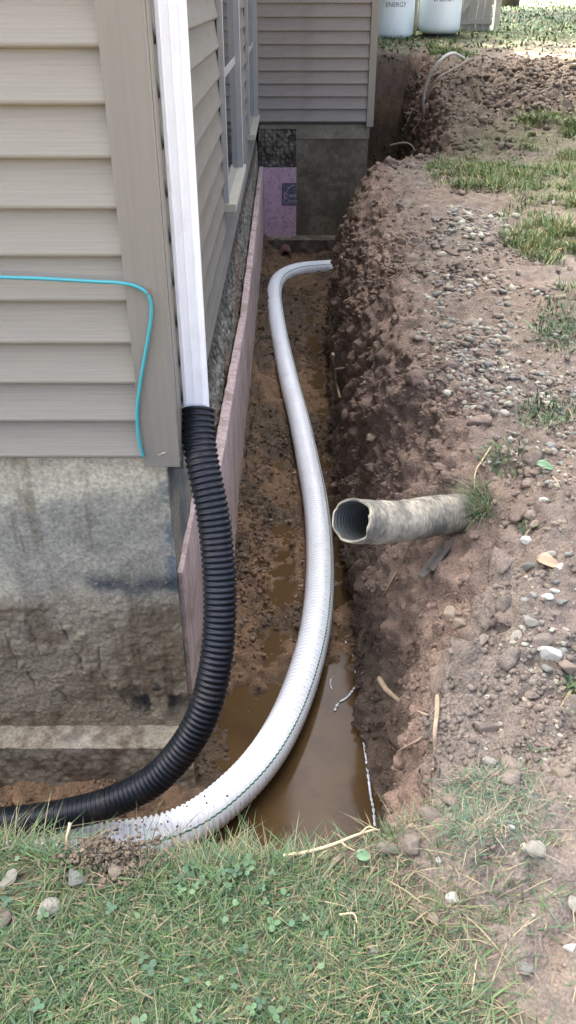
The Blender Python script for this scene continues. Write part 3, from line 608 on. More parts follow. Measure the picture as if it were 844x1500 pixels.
MB().box((-.345, 2.945, -.62), (-.288, 2.957, -.14)).build('foam_gap_shade', M['foam_gap_shade'], house)  # dark red strip coloured as the shadowed gap at the board's near end
wf = MB().box((-.281, 10.005, -.985), (.096, 10.054, -.215)).build('foam_board', M['foam_pink'], house, bevel=.002); wf['label'] = 'bright pink foam board with a dark printed logo on the wing wall'
def text(body, size, name, m_, parent, mw, ext=.0, bend=None):
    cu = bpy.data.curves.new(name, 'FONT'); cu.body = body; cu.size = size; cu.extrude = ext; cu.align_x = 'CENTER'; t = bpy.data.objects.new(name, cu); COL.objects.link(t)
    dg = bpy.context.evaluated_depsgraph_get(); me = bpy.data.meshes.new_from_object(t.evaluated_get(dg)); bpy.data.objects.remove(t)
    if bend:
        for v in me.vertices: a = v.co.x/bend; z_ = v.co.z; v.co.x = math.sin(a)*(bend+z_); v.co.z = math.cos(a)*(bend+z_)
    me.transform(mw); me.materials.clear(); o = add(name, me, m_, None)
    if parent: o.parent = parent; o.matrix_parent_inverse = Matrix.Translation(-Vector((parent.matrix_world.translation if parent.parent is None else (0, 0, 0))))
    return o
lg = MB().box((-.071, 10.001, -.625), (.0945, 10.0055, -.375)).build('printed_logo', M['ink'], house)
arc = [Vector((.085-.135*math.cos(a), 9.9995, -.60+.20*math.sin(a))) for a in np.linspace(.1, 1.5, 14)]
V, Fx = tube(arc, .0045, 6); me = bpy.data.meshes.new('logo_arc'); me.from_pydata([tuple(v) for v in V], [], Fx); add('logo_arc', me, M['ink_light'], house)
for s_, zz_ in (('Owe', -.535), ('Corn', -.597)):
    o = text(s_, .078, 'logo_lettering', M['ink_light'], None, Matrix.Translation((.022, 9.999, zz_))@Euler((R(90), 0, 0)).to_matrix().to_4x4(), .001)
    o.parent = house; o.matrix_parent_inverse = Matrix.Translation(-Vector(house.location))
# windows on the side wall
def window(y0, y1, zs, ztop, out=-.292):
    w = empty('window', (XS, y0, zs)); w.parent = house; w.matrix_parent_inverse = Matrix.Translation(-Vector(house.location))
    def pa(b, name, m_, bv=.002):
        o = b.build(name, m_, None, bevel=bv); o.parent = w; o.matrix_parent_inverse = Matrix.Translation(-Vector(w.location)); return o
    pa(MB().box((XS+.001, y0, zs+.03), (out-.026, y0+.05, ztop)), 'frame', M['window_trim']); pa(MB().box((XS+.001, y1-.09, zs+.03), (out, y1, ztop)), 'frame', M['window_trim'])
    pa(MB().box((XS+.001, y0+.05, ztop-.09), (out, y1-.09, ztop)), 'frame', M['window_trim'])
    pa(MB().box((XS-.010, y0-.02, zs-.012), (out+.014, y1+.02, zs+.03)), 'sill', M['sill'], .004)
    pa(MB().box((XS+.002, y0+.05, zs+.62), (out-.03, y1-.09, zs+.66)), 'meeting_rail', M['window_trim'])
    pa(MB().box((XS-.012, y0+.05, zs+.03), (XS+.022, y1-.09, ztop-.09)), 'pane', M['glass'], 0)
window(4.62, 5.78, .50, 2.05); window(7.55, 8.85, .44, 2.05)
# downspout
dsp = MB().box((-.331, 2.362, .325), (-.254, 2.425, 4.6)).build('downspout', M['white_metal'], house, bevel=.010, smooth=False); dsp['label'] = 'white rectangular downspout running down beside the corner board'
dsp2 = MB()
for xx in (-.318, -.293, -.268): dsp2.box((xx-.0015, 2.3605, .33), (xx+.0015, 2.363, 4.6))
o = dsp2.build('downspout_rib', M['white_metal'], None); o.parent = dsp; o.matrix_parent_inverse = dsp.matrix_parent_inverse.copy(); o.matrix_parent_inverse = Matrix.Identity(4)
# ------------------------------------------------------------------ corrugated pipes
def corrugated(name, path, dia, pitch, amp, m_, parent, seg=36, per=6, sq=.45, jit=0, colf=None):
    pts = cr(path, 40); A = np.array([p[:] for p in pts]); dl = np.linalg.norm(np.diff(A, axis=0), axis=1); L_ = np.concatenate([[0], np.cumsum(dl)])
    n = int(L_[-1]/pitch*per); s = np.linspace(0, L_[-1], n); C_ = np.stack([np.interp(s, L_, A[:, i]) for i in range(3)], 1)
    k = max(3, int(.06/(s[1]))); ker = np.ones(2*k+1)/(2*k+1); pad = np.concatenate([2*C_[:1]-C_[k:0:-1], C_, 2*C_[-1:]-C_[-2:-k-2:-1]]); C_ = np.stack([np.convolve(pad[:, i], ker, 'valid') for i in range(3)], 1)
    T = np.gradient(C_, axis=0); T /= np.linalg.norm(T, axis=1, keepdims=True)
    up = np.array([0, 0, 1.]); Nn = np.zeros_like(T); nn = np.cross(T[0], up) if abs(T[0][2]) < .9 else np.array([1., 0, 0])
    for i in range(n): nn = nn-T[i]*(nn@T[i]); nn = nn/np.linalg.norm(nn); Nn[i] = nn
    B = np.cross(T, Nn); ph = (s/pitch) % 1; amp = amp(s) if callable(amp) else amp; prof = np.where(ph < sq, 1., 0.); w = np.sin(ph*2*np.pi)
    prof = np.clip(.5+.95*w, 0, 1); r = dia/2-amp+amp*prof
    an = np.linspace(0, 2*np.pi, seg, endpoint=False)
    Q = C_[:, None]+r[:, None, None]*(Nn[:, None]*np.cos(an)[None, :, None]+B[:, None]*np.sin(an)[None, :, None])
    i0 = (np.arange(n-1)[:, None]*seg+np.arange(seg)[None]); i1 = (np.arange(n-1)[:, None]*seg+(np.arange(seg)[None]+1) % seg)
    fq = np.stack([i0, i1, i1+seg, i0+seg], -1).reshape(-1, 4)
    Qf = Q.reshape(-1, 3); cl = colf(Qf) if colf else None
    return add(name, mesh(name, Qf, fq, cl), m_, parent, True), (C_, T, Nn, B, s, r)
bpth = [(290,600,2.62),(291,640,2.61),(299,690,2.60),(310,740,2.60),(318,800,2.61),(322,860,2.62),(322,920,2.63),(315,980,2.64),(300,1040,2.66),(270,1096,2.70),(222,1146,2.75),(155,1178,2.80),(80,1196,2.86),(0,1205,2.93),(-90,1208,3.0),(-220,1200,3.1)]
bp = empty('drain_pipe', (-.3, 2.3, 0)); bpth = [tuple(onT(*p)) for p in bpth]; bp.location = bpth[-1]
tag(bp, 'black corrugated flexible drain pipe fed by the white downspout', 'pipe')
corrugated('pipe_body', bpth, .108, .0192, .0052, M['black_plastic'], bp, seg=44, per=8)
wp = [(-260,1232),(-120,1243),(20,1247),(120,1239),(195,1230),(250,1219),(310,1187),(378,1122),(422,1050),(451,970),(465,900),(469,820),(463,740),(450,670),(437,610),(424,560),(412,505),(404,460),(402,425),(412,406),(438,395),(480,391),(520,389)]
wpth = [tuple(onZ(x, y, -1.115+.012*(y > 1100)))for x, y in wp]
wpth += [(wpth[-1][0]+.35, wpth[-1][1]+.25, -1.12), (1.22, 10.6, -1.1), (1.25, 13, -1.0)]
wpo = empty('drain_pipe', wpth[8]); tag(wpo, 'long white corrugated drain pipe with green stripe snaking along the trench floor', 'pipe')
_, (C_, T_, N_, B_, s_, r_) = corrugated('pipe_body', wpth, .151, .0235, lambda s_: .0040+.0042*(1-sst(1.1, 2.2, s_)), M['white_plastic'], wpo, seg=44, per=7)
# green stripe on the right-hand upper side, printed along the ribs
def on_pipe(i, ang, lift): 
    return C_[i]+(r_[i]+lift)*(SIDE[i]*math.cos(ang)+UPV[i]*math.sin(ang))
UPV = np.array([0, 0, 1.])-T_*T_[:, 2:3]; UPV /= np.linalg.norm(UPV, axis=1, keepdims=True); SIDE = np.cross(T_, UPV)
ang = R(38); V = []; 
for i in range(len(s_)):
    for da in (-.04, .04): V.append(on_pipe(i, ang+da, .0006))
V = np.array(V); k_ = np.arange(len(s_)-1)*2; add('stripe', mesh('stripe', V, np.stack([k_, k_+1, k_+3, k_+2], 1)), M['green'], wpo, True)
V = []; Fx = []; pr = np.floor(s_/.0235).astype(int); 
for rib in range(pr.max()):
    if rib % 2: continue
    i = int(np.searchsorted(s_, (rib+.75)*.0235)); 
    if i >= len(s_)-2: break
    for a0 in (R(14), R(62)):
        b = len(V)
        for da in (-.06, .06):
            for ds in (-.0022, .0022): V.append(on_pipe(i, a0+da, .0008)+T_[i]*ds)
        Fx.append((b, b+1, b+3, b+2))
o = add('slots', mesh('slots', np.array(V), np.array(Fx)), M['slotgrey'], wpo); o['kind'] = 'stuff'
# old stub in the bank
st = [tuple(onT(*p)) for p in ((516,761,2.44),(552,765,2.555),(590,763,2.66),(630,757,2.74),(668,752,2.82),(720,750,2.95))]
sp0 = empty('old_drain_pipe', st[0]); tag(sp0, 'muddy grey corrugated old pipe stub sticking out of the trench bank', 'pipe')
def oldc(Q): n = fbm(Q, .07, 4, 77); n2 = fbm(Q, .02, 3, 78); return mix(np.array([.33,.29,.235]), np.array([.17,.155,.13]), sst(-.15, .35, n+.5*n2)[:, None])*mix(1., .72, sst(.38, .50, Q[:, 0]))[:, None]
body, fr = corrugated('pipe_body', st, .138, .0165, .0050, M['old_pipe'], sp0, seg=48, per=7, colf=oldc)
lin, fr2 = corrugated('pipe_lining', st, .127, .0165, .0045, M['old_inner'], sp0, seg=48, per=7)
A0 = np.array(st[0]); D0 = fr[1][0]; U0 = fr[2][0]; W0 = fr[3][0]
rims = []
for ob in (body, lin):      # ragged, cut-open mouth and a dented wall
    me = ob.data; vs = np.empty(len(me.vertices)*3, np.float32); me.vertices.foreach_get('co', vs); vs = vs.reshape(-1, 3).astype(float)
    rel = vs-A0; an = np.arctan2(rel@W0, rel@U0); w_ = np.exp(-np.abs(rel@D0)/.035); cy_ = np.stack([np.cos(an), np.sin(an), 0*an], 1)
    vs += D0*(w_*(.010*vnoise(cy_, .5, 4)+.006*vnoise(cy_, .16, 5)))[:, None]+.004*np.stack([vnoise(vs, .07, a) for a in (1, 2, 3)], 1)
    me.vertices.foreach_set('co', vs.astype(np.float32).ravel()); me.update(); rims.append(vs[:48])
k_ = np.arange(48); k2 = (k_+1) % 48
add('pipe_rim', mesh('pipe_rim', np.concatenate(rims), np.stack([k_, k2, k2+48, k_+48], 1), oldc(np.concatenate(rims))), M['old_pipe'], sp0)
# geotextile sleeve hanging under the stub
sv = []; 
cs = [(678,768,2.86),(668,792,2.83),(648,812,2.80),(632,832,2.78),(618,846,2.76)]
for k, (px, py, t) in enumerate(cs):
    pc = onT(px, py, t); 
    for j in range(15): a = (j/14-.5); off = Vector((.045*a*1.5, -.012*math.cos(a*9)+.01*math.sin(k*2+a*5), .055*a)); sv.append(pc+off+Vector((0, .012*math.sin(a*14+k), .006*random.random())))
V = np.array([v[:] for v in sv]); ii = (np.arange(4)[:, None]*15+np.arange(14)[None]).ravel()
slv = add('sleeve', mesh('sleeve', V, np.stack([ii, ii+1, ii+16, ii+15], 1)), M['fabric'], sp0, True); slv['label'] = 'flap of muddy filter fabric hanging below the pipe'
sm = slv.modifiers.new('s', 'SOLIDIFY'); sm.thickness = .004; sm2 = slv.modifiers.new('u', 'SUBSURF'); sm2.levels = sm2.render_levels = 2
# clay pipe end by the wing footing
cl = empty('clay_pipe', (-.03, 9.85, -1.12)); tag(cl, 'short dark clay pipe end poking out by the wing footing', 'pipe')
def ringtube(name, a, b, ro, ri, m_, parent, seg=24):
    a, b = Vector(a), Vector(b); T = (b-a).normalized(); n = T.orthogonal().normalized(); bn = T.cross(n); V = []
    for p, r in ((a, ro), (b, ro), (b, ri), (a, ri)): V += [tuple(p+(n*math.cos(q)+bn*math.sin(q))*r) for q in (2*math.pi*j/seg for j in range(seg))]
    Fx = [(k*seg+j, k*seg+(j+1) % seg, ((k+1) % 4)*seg+(j+1) % seg, ((k+1) % 4)*seg+j) for k in range(4) for j in range(seg)]
    me = bpy.data.meshes.new(name); me.from_pydata(V, [], Fx); return add(name, me, m_, parent)
pc = onY(418, 374, 9.66); ringtube('pipe_body', pc, pc+Vector((.0, .4, .03)), .062, .047, M['clay'], cl); 
ringtube('pipe_collar', pc+Vector((0, -.004, 0)), pc+Vector((0, .05, .004)), .072, .06, M['clay'], cl)
# ------------------------------------------------------------------ cable on the siding
cp_ = [(-120,400),(-40,403),(0,406),(60,408),(130,412),(180,415),(205,422),(218,434),(222,455),(218,490),(211,530),(205,565),(201,600),(202,630),(206,655),(210,669)]
pts = [onY(x, y, 2.236 if x > 150 else 2.250) for x, y in cp_]
pts = [onY(x, y, 2.240-.004*(x > 150)) for x, y in cp_]
cb_ = tubeobj('cable', pts, .0052, M['cyan'], seg=10, n=8); tag(cb_, 'thin turquoise cable tacked across the siding and down the corner board', 'cable')
p0 = onY(217, 430, 2.228); o = tubeobj('staple', [p0+Vector((-.006, .012, -.006)), p0+Vector((-.001, -.003, 0)), p0+Vector((.006, .01, .009))], .0016, mat('rust', (.3,.1,.05)), seg=6); tag(o, 'small rusty staple holding the turquoise cable at its bend', 'staple')
# ------------------------------------------------------------------ roots, twigs, straw
def stick(name, label, cat, pix, r, m_, lift=.01, taper=.4, depth=None, group=None, branches=()):
    if name in ('root', 'twig'): group = 'roots and twigs sticking from the soil'
    def pts_(pl): 
        out = []
        for k, p in enumerate(pl):
            if len(p) == 3:
                q_, n_, t_ = at(p[0], p[1]); out.append(onT(p[0], p[1], min(p[2], t_-.025)) if (name in ('root', 'twig') and p[1] > 300) else onT(*p))
            else: q_, n_, t_ = at(*p); out.append(Vector(q_)+Vector(n_)*lift)
        return out
    a = pts_(pix)
    if branches:
        root = empty(name, a[0]); tag(root, label, cat, group); tubeobj('stem', a, r, m_, root, seg=7, taper=taper)
        for b in branches: tubeobj('branch', pts_(b), r*.55, m_, root, seg=6, taper=.4)
        return root
    o = tubeobj(name, a, r, m_, seg=7, taper=taper); return tag(o, label, cat, group)
stick('root', 'pale thin root dangling above the trench wall beyond the old pipe', 'root', [(488,519,7.0),(492,540,6.9),(493,560,6.8),(498,582,6.75)], .016, M['root'], branches=[[(492,541,6.9),(505,539,6.85)]])
stick('root', 'thick broken root stub poking from the dark trench wall', 'root', [(556,994,3.15),(566,1010,3.05),(580,1022,2.98),(594,1034,2.95)], .012, M['root'], taper=.6)
stick('root', 'long upright brown root hanging down the bank near the grass tuft', 'root', [(641,1020,2.12),(640,1045,2.16),(637,1075,2.2),(638,1100,2.24),(634,1128,2.28)], .0068, M['root'], taper=.5, branches=[[(640,1052,2.16),(622,1046,2.25),(610,1042,2.32),(602,1050,2.36)],[(636,1050,2.2),(620,1078,2.3),(598,1092,2.4),(583,1102,2.48),(580,1120,2.5)]])
stick('root', 'hair thin root trailing down the wall under the old pipe', 'root', [(603,790,2.85),(585,830,3.1),(565,865,3.35),(548,900,3.5),(543,935,3.6)], .004, M['root'])
stick('twig', 'bare curved twig standing beside grass tuft behind the old pipe', 'twig', [(719,655,3.0),(708,672,2.98),(697,690,2.96),(695,712,2.93),(697,725,2.9)], .0035, M['straw'])
stick('straw_stalk', 'long dry straw stalk lying across the lawn edge at the trench', 'straw', [(415,1254,1.65),(450,1248,1.655),(485,1238,1.665),(520,1224,1.685),(545,1216,1.69),(556,1216,1.70)], .0042, M['straw'], branches=[[(528,1222,1.685),(540,1211,1.69),(554,1216,1.69)],[(500,1233,1.67),(508,1240,1.665),(520,1246,1.66)]])
stick('twig', 'short dark stick lying on bare dirt above the gravel spread', 'twig', [(652,371),(662,376),(672,378)], .008, M['bark'], lift=.015)
stick('twig', 'curled pale root loop at the near rim of the far hole', 'root', [(572,213,9.6),(583,210,9.5),(595,209,9.4),(604,214,9.4),(608,222,9.4)], .012, M['root'])
stick('twig', 'short brown stick under the green leaf on the right bank', 'twig', [(811,700),(815,710),(818,718)], .005, M['root'], lift=.006)
stick('straw_stalk', 'curved white grass stem in the grass below the lump of soil', 'straw', [(504,1350),(516,1358),(526,1368)], .0022, M['straw'], lift=.03)
stick('twig', 'small upright root end at the lawn edge in front of the black pipe', 'root', [(103,1205,1.66),(101,1214,1.655),(98,1225,1.65),(97,1236,1.65)], .004, M['straw'])
# service cables in the far hole
a = [(622,172,10.9),(620,150,10.7),(624,125,10.5),(634,103,10.3),(648,86,10.2),(662,78,10.3),(674,82,10.5),(680,86,10.6)]
tag(tubeobj('service_cable', [onT(*p) for p in a], .018, M['cable'], seg=8), 'pale grey cable looping up out of the far hole', 'cable')
a = [(624,150,10.8),(632,128,10.6),(645,112,10.5),(662,103,10.6),(680,92,10.7),(686,86,10.8)]
tag(tubeobj('service_cable', [onT(*p) for p in a], .014, M['cable_brown'], seg=8), 'thin brown cable curving beside the pale one over the far hole', 'cable')
# leaves
def leafobj(name, label, px, py, w, h, m_, cat='leaf', lift=.012, tilt=.3):
    p, n, t = at(px, py); k = t/FPX; V = []; nn = 9
    for i in range(nn):
        f = i/(nn-1); hw = math.sin(f*math.pi)**.7*.5*(1-.25*f)
        for j in (-1, -.5, 0, .5, 1): V.append(((f-.5)*w*k, j*hw*h*k*1.3, .12*w*k*abs(j)+.1*w*k*math.sin(f*5)))
    Fx = [(i*5+j, i*5+j+1, (i+1)*5+j+1, (i+1)*5+j) for i in range(nn-1) for j in range(4)]
    me = bpy.data.meshes.new(name); me.from_pydata(V, [], Fx); o = add(name, me, m_, None, True); o.location = Vector(p)+Vector(n)*lift; o.rotation_euler = (.2, tilt*.3, random.uniform(-.4, .4)); tag(o, label, cat)
    s = o.modifiers.new('t', 'SOLIDIFY'); s.thickness = .0008
leafobj('leaf', 'fallen green leaf on dirt near the right bank twig', 801, 690, 30, 16, M['leafgreen'])
leafobj('leaf', 'dry curled tan leaf on the dirt right of the old pipe', 800, 826, 36, 24, M['drytan'])
leafobj('leaf', 'broad green weed leaf at the lawn edge below the straw stalk', 527, 1256, 24, 16, M['leafgreen'])
# ------------------------------------------------------------------ grass
def blades(name, q, nn, h, wd, cols, lean=.6, curl=.5, m_=None):
    n = len(q); a = rng.random(n)*6.283; dirv = np.stack([np.cos(a), np.sin(a), 0*a], 1); side = np.stack([-np.sin(a+rng.normal(size=n)*.5), np.cos(a), 0*a], 1)
    L_ = np.abs(rng.normal(size=n))*lean; up = np.array([0, 0, 1.])+.3*nn; up /= np.linalg.norm(up, axis=1, keepdims=True)
    hs = h[:, None]; w_ = wd[:, None]
    def pt(f, ww): c_ = q+up*hs*f*(1-.35*L_[:, None]*f)+dirv*hs*(L_[:, None]*f+curl*f*f*rng_c); return c_-side*w_*ww, c_+side*w_*ww
    rng_c = rng.random((n, 1)); a0, a1 = pt(0, .5); b0, b1 = pt(.38, .5); c0, c1 = pt(.72, .38); t0, _ = pt(1, 0)
    V = np.stack([a0, a1, b0, b1, c0, c1, t0], 1).reshape(-1, 3); k = (np.arange(n)*7)[:, None]
    q4 = np.concatenate([k+[0, 1, 3, 2], k+[2, 3, 5, 4]]); t3 = k+[4, 5, 6]
    cc = np.repeat(cols, 7, 0); return add(name, mesh(name, V, [q4, t3], cc), m_ or M['grass'])
def gcols(n, dryf=.15, bl=0):
    g = np.array([[.075,.135,.045],[.055,.115,.05],[.095,.16,.055],[.065,.125,.07],[.115,.16,.08]]); c_ = g[rng.integers(0, 5, n)]*(.5+.5*rng.random((n, 1)))
    d_ = np.array([.27,.22,.14])*(.5+.5*rng.random((n, 1))); k = rng.random(n) < dryf; c_[k] = d_[k]; c_[:, 2] += bl; return c_
lw_ = (1-sst(.04, .27, CX+.9*(CY-.85)+.10*CN))*(CM < .12)*(CY > .3)*(CX > -1.4)*(CY < 1.35)
bare = np.exp(-(((CX+.40)/.07)**2+((CY-1.03)/.035)**2))+np.exp(-(((CX+.52)/.05)**2+((CY-.96)/.08)**2))*.8
for (sx, sy, sw, sh, *_r) in STONES[:11]: bare = bare+1.0*np.nan_to_num(blob(sx, sy, sw*.62, sh*.62))
bare = bare+.8*np.nan_to_num(blob(40, 1290, 40, 16)+blob(15, 1350, 30, 20)+.7*blob(110, 1375, 16, 9)+.6*blob(650, 1300, 50, 40))
lw_ = lw_*(1-np.clip(bare, 0, .97))*(.45+.9*sst(-.5, .3, CN))
q, nn, i_, j_ = scatter(34000, lw_)
tag(blades('lawn_grass', q, nn, .013+.036*rng.random(len(q))**1.5, .0013+.0016*rng.random(len(q)), gcols(len(q), .08)*[1.12,1.08,1.1], 1.5, .8), 'short green lawn grass in the foreground', 'grass', kind='stuff')
q, nn, i_, j_ = scatter(4500, lw_)
tag(blades('dry_thatch', q+[0, 0, .002], nn, .015+.035*rng.random(len(q)), .0010+.001*rng.random(len(q)), gcols(len(q), 1.), 2.2, .6), 'dry straw coloured thatch between the lawn blades', 'grass', kind='stuff')
edge = lw_*np.exp(-np.abs(CY-yedge(CX))/.04)
q, nn, i_, j_ = scatter(1100, edge)
tag(blades('edge_grass', q, nn, .018+.032*rng.random(len(q))**2.5, .0018+.0014*rng.random(len(q)), gcols(len(q), .12), .7, .6), 'longer grass blades leaning over the pit edge', 'grass', kind='stuff')
mid = np.nan_to_num(.9*blob(560, 1370, 130, 90)+.5*blob(700, 1330, 80, 90))*CD+.5*lw_*0
q, nn, i_, j_ = scatter(3600, np.nan_to_num(.5*blob(600, 1330, 120, 90)+.9*blob(480, 1440, 130, 60)+.35*blob(700, 1340, 90, 70)+.1*blob(760, 1440, 90, 60))*(CM < .12)*(CY < 1.2)*(sst(-.3, .2, CN)+.15))
tag(blades('sparse_grass', q, nn, .012+.028*rng.random(len(q)), .0013+.0014*rng.random(len(q)), gcols(len(q), .5), 1.4, .7), 'thin trampled grass fading into bare dirt at lower right', 'grass', kind='stuff')
# tufts
tuf = np.nan_to_num(blob(715, 1165, 50, 32)+.9*blob(675, 1215, 25, 40)+.7*blob(780, 1215, 60, 35))*(CD+(CM < .3))
q, nn, i_, j_ = scatter(2900, tuf*(tuf > .2)*(sst(-.4, .2, CN)+.1)); tag(blades('grass_tuft', q, nn, .006+.017*rng.random(len(q)), .0010+.001*rng.random(len(q)), gcols(len(q), .45, .02)*1.2, 1.7, 1.), 'matted grey green grass sod on the near right bank', 'grass', kind='stuff')
tu2 = np.nan_to_num(blob(702, 745, 16, 22)); q, nn, i_, j_ = scatter(700, tu2*(tu2 > .25)); tag(blades('grass_tuft', q, nn, .03+.05*rng.random(len(q)), .0015+.001*rng.random(len(q)), gcols(len(q), .4), 1.0, .8), 'small grass tuft growing where the old pipe enters the bank', 'grass', kind='stuff')
tu3 = np.nan_to_num(.8*blob(700, 1095, 20, 10)*0+blob(783, 1107, 10, 6)+blob(766, 768, 8, 14)+blob(838, 1010, 14, 20)+.8*blob(740, 680, 40, 22)*.4+.6*blob(820, 480, 40, 40)*.5+.4*blob(800, 610, 40, 20))*CD
q, nn, i_, j_ = scatter(1100, tu3*(tu3 > .08)); tag(blades('weeds', q, nn, (.010+.022*rng.random(len(q)))*CT[i_, j_]**.4, .003+.003*rng.random(len(q)), gcols(len(q), .15), .9, .8), 'scattered small green weeds on the bare dirt right of the trench', 'weeds', kind='stuff')
fg = np.nan_to_num(blob(810, 335, 60, 38)+1.0*blob(750, 250, 90, 24)+.9*blob(830, 200, 45, 20)+1.2*blob(775, 175, 30, 9)+.5*blob(840, 400, 30, 50)+.5*blob(670, 262, 30, 14)+.8*blob(620, 80, 60, 12))*(CD)
fg = fg*(fg > .15)*(.2+sst(-.2, .4, CN))
q, nn, i_, j_ = scatter(26000, fg*(sst(-.25, .3, CN)+.05)/dist**.8)
tt = CT[i_, j_]; tag(blades('far_grass', q, nn, (.03+.05*rng.random(len(q))), .002+.0008*tt*rng.random(len(q)), gcols(len(q), .14)*[1.55,1.35,1.0], .8, .5), 'patchy green grass on the slope beyond the gravel and dug heap', 'grass', kind='stuff')
q, nn, i_, j_ = scatter(26000, (sst(15.4, 17, CY+.8*CN)+.12*sst(14, 15, CY))*(CY < 38)/dist**1.2)
tag(blades('upper_lawn', q, nn, (.03+.06*rng.random(len(q))), .012+.03*rng.random(len(q)), gcols(len(q), .12)*1.3, 1.2, .5), 'lawn on the slope around the tanks and behind the heap', 'grass', kind='stuff')
# clover and broad leaves in the lawn
q, nn, i_, j_ = scatter(230, lw_*(sst(-.2, .5, CN)+.15)*(CY < 1.06))
n = len(q); V = []; Fx = []; Cc = []
for k in range(n):
    s = random.uniform(.003, .0075); hh = random.uniform(.012, .035); b0 = q[k]+[0, 0, hh]; a0 = random.random()*6.28; nl = random.choice((1, 3, 3)); tl = random.uniform(-.4, .4); g = np.array(random.choice([(.065,.12,.055),(.05,.10,.058),(.09,.15,.075)]))*random.uniform(.7, 1.25)
    for l in range(nl):
        a = a0+l*2.094; d1 = np.array([math.cos(a), math.sin(a), .25*math.sin(a+tl)+.1]); d2 = np.array([-math.sin(a), math.cos(a), tl*.4]); c0 = b0+d1*s*1.05; b = len(V)
        for u_ in range(8): an = u_*math.pi/4; V.append(c0+d1*s*math.cos(an)*1.0+d2*s*.85*math.sin(an)+np.array([0, 0, .15*s*abs(math.sin(an))]))
        Fx.append(tuple(range(b, b+8))); Cc += [g]*8
me = mesh('clover', np.array(V), np.array(Fx), np.array(Cc)); tag(add('clover', me, M['grass']), 'clover and small round weed leaves in the foreground lawn', 'clover', kind='stuff')
# ------------------------------------------------------------------ tanks
def lathe(prof, c0, seg=48):
    V = []; 
    for r, z in prof: V += [(c0[0]+r*math.cos(2*math.pi*j/seg), c0[1]+r*math.sin(2*math.pi*j/seg), c0[2]+z) for j in range(seg)]
    n = len(prof); Fx = [(i*seg+j, i*seg+(j+1) % seg, (i+1)*seg+(j+1) % seg, (i+1)*seg+j) for i in range(n-1) for j in range(seg)]
    Fx += [tuple(range(seg))[::-1], tuple((n-1)*seg+j for j in range(seg))]; return V, Fx
def tank(cx, cy, z, r, label, lines, zt_):
    e = empty('propane_tank', (cx, cy, z)); tag(e, label, 'tank', 'propane tanks')
    def L(name, prof, m_, sm=True): V, Fx = lathe(prof, (cx, cy, z)); me = bpy.data.meshes.new(name); me.from_pydata(V, [], Fx); return add(name, me, m_, e, sm)
    L('foot_ring', [(r*.74, -.05), (r*.74, .10)], M['dark'], False)
    L('tank_body', [(r*.5, .05), (r*.8, .075), (r*.94, .115), (r*.99, .16), (r, .21), (r, 1.0), (r*.97, 1.08), (r*.85, 1.16), (r*.55, 1.22), (r*.2, 1.24)], M['tank'])
    L('valve_collar', [(r*.35, 1.2), (r*.35, 1.36), (r*.3, 1.36), (r*.3, 1.2)], M['tank'], False)
    for body_, zz_, sz_ in lines:
        mw = Matrix.Translation((cx, cy, zz_))@Euler((R(90), 0, R(0))).to_matrix().to_4x4()
        t_ = text(body_, sz_, 'lettering', M['tank_text'], None, mw, .001, bend=r+.003); t_.parent = e; t_.matrix_parent_inverse = Matrix.Translation(-Vector(e.location))
    b = MB().box((cx-.235, cy-r*1.0, zt_[0]), (cx-.205, cy-r*.70, zt_[1])); b.build('red_mark', M['tank_red'], e)
    return e
z1 = onY(580, 57, 17.75).z; z2 = onY(643, 50, 17.9).z
rt = .385; T1 = onY(577, 58, 17.75); T2 = onY(643.5, 50, 17.75)
zE1 = onY(577, 10, 17.4).z
tank(T1.x-.03, 17.8, T1.z-.06, rt, 'white propane tank nearest the wing corner, lettered ENERGY', [('ENERGY', zE1, .105), ('NOCO', zE1+.105, .12)], (zE1+.105, zE1+.2))
zE2 = onY(643, 2, 17.4).z
tank(T2.x, 17.85, T2.z-.06, rt, 'white propane tank standing right of the other one, near the grey gate', [('ENERGY', zE2, .105), ('NOCO', zE2+.105, .12)], (zE2+.105, zE2+.2))
for k, (tx, tz_) in enumerate(((T1.x, T1.z), (T2.x, T2.z))):
    o = MB().box((tx-.42, 17.4, tz_-.30), (tx+.40, 18.3, tz_-.07)).build('concrete_pad', M['wood'], None, bevel=.01)
    tag(o, ['low grey concrete pad under the tank nearest the wing', 'low grey concrete pad under the right hand tank'][k], 'pad', 'tank pads')
# fence behind
def fence(x0, x1, yf, m_, label, zb, name='fence', bw=.14, hgt=1.5):
    e = empty(name, (x0, yf, zb)); tag(e, label, 'fence'); n = int((x1-x0)/bw); me = None
    for k in range(n):
        b = MB().box((0, 0, 0), (bw-.006, .02, hgt))
        if me is None: o = b.build('board', m_, e, bevel=.002); me = o.data; o.matrix_parent_inverse = Matrix.Identity(4)
        else: o = bpy.data.objects.new('board', me); COL.objects.link(o); o.parent = e
        o.location = (k*bw, .002*(k % 3), 0)
    MB().box((x0, yf-.035, zb+.22), (x1, yf-.002, zb+.31)).build('rail', m_, e, bevel=.003); MB().box((x0, yf-.035, zb+1.15), (x1, yf-.002, zb+1.24)).build('rail', m_, e, bevel=.003)
    return e
gz = float(gbase(np.array(3.), np.array(18.7)))
fence(1.0, 3.0, 18.75, M['wood_brown'], 'brown weathered board fence behind the tanks', gz-.15)
g1 = onY(673, 46, 18.55); g2 = onY(719, 40, 18.55)
fe = fence(g1.x-.25, g2.x, 18.55, M['wood'], 'grey wooden gate with wide boards right of the tanks', g1.z-.1, name='gate')
V, Fx = tube([(g1.x, 18.52, g1.z+.30), (g2.x-.05, 18.52, g1.z+1.1)], .04, 4); me = bpy.data.meshes.new('brace'); me.from_pydata([tuple(v) for v in V], [], Fx); add('brace', me, M['wood'], fe)
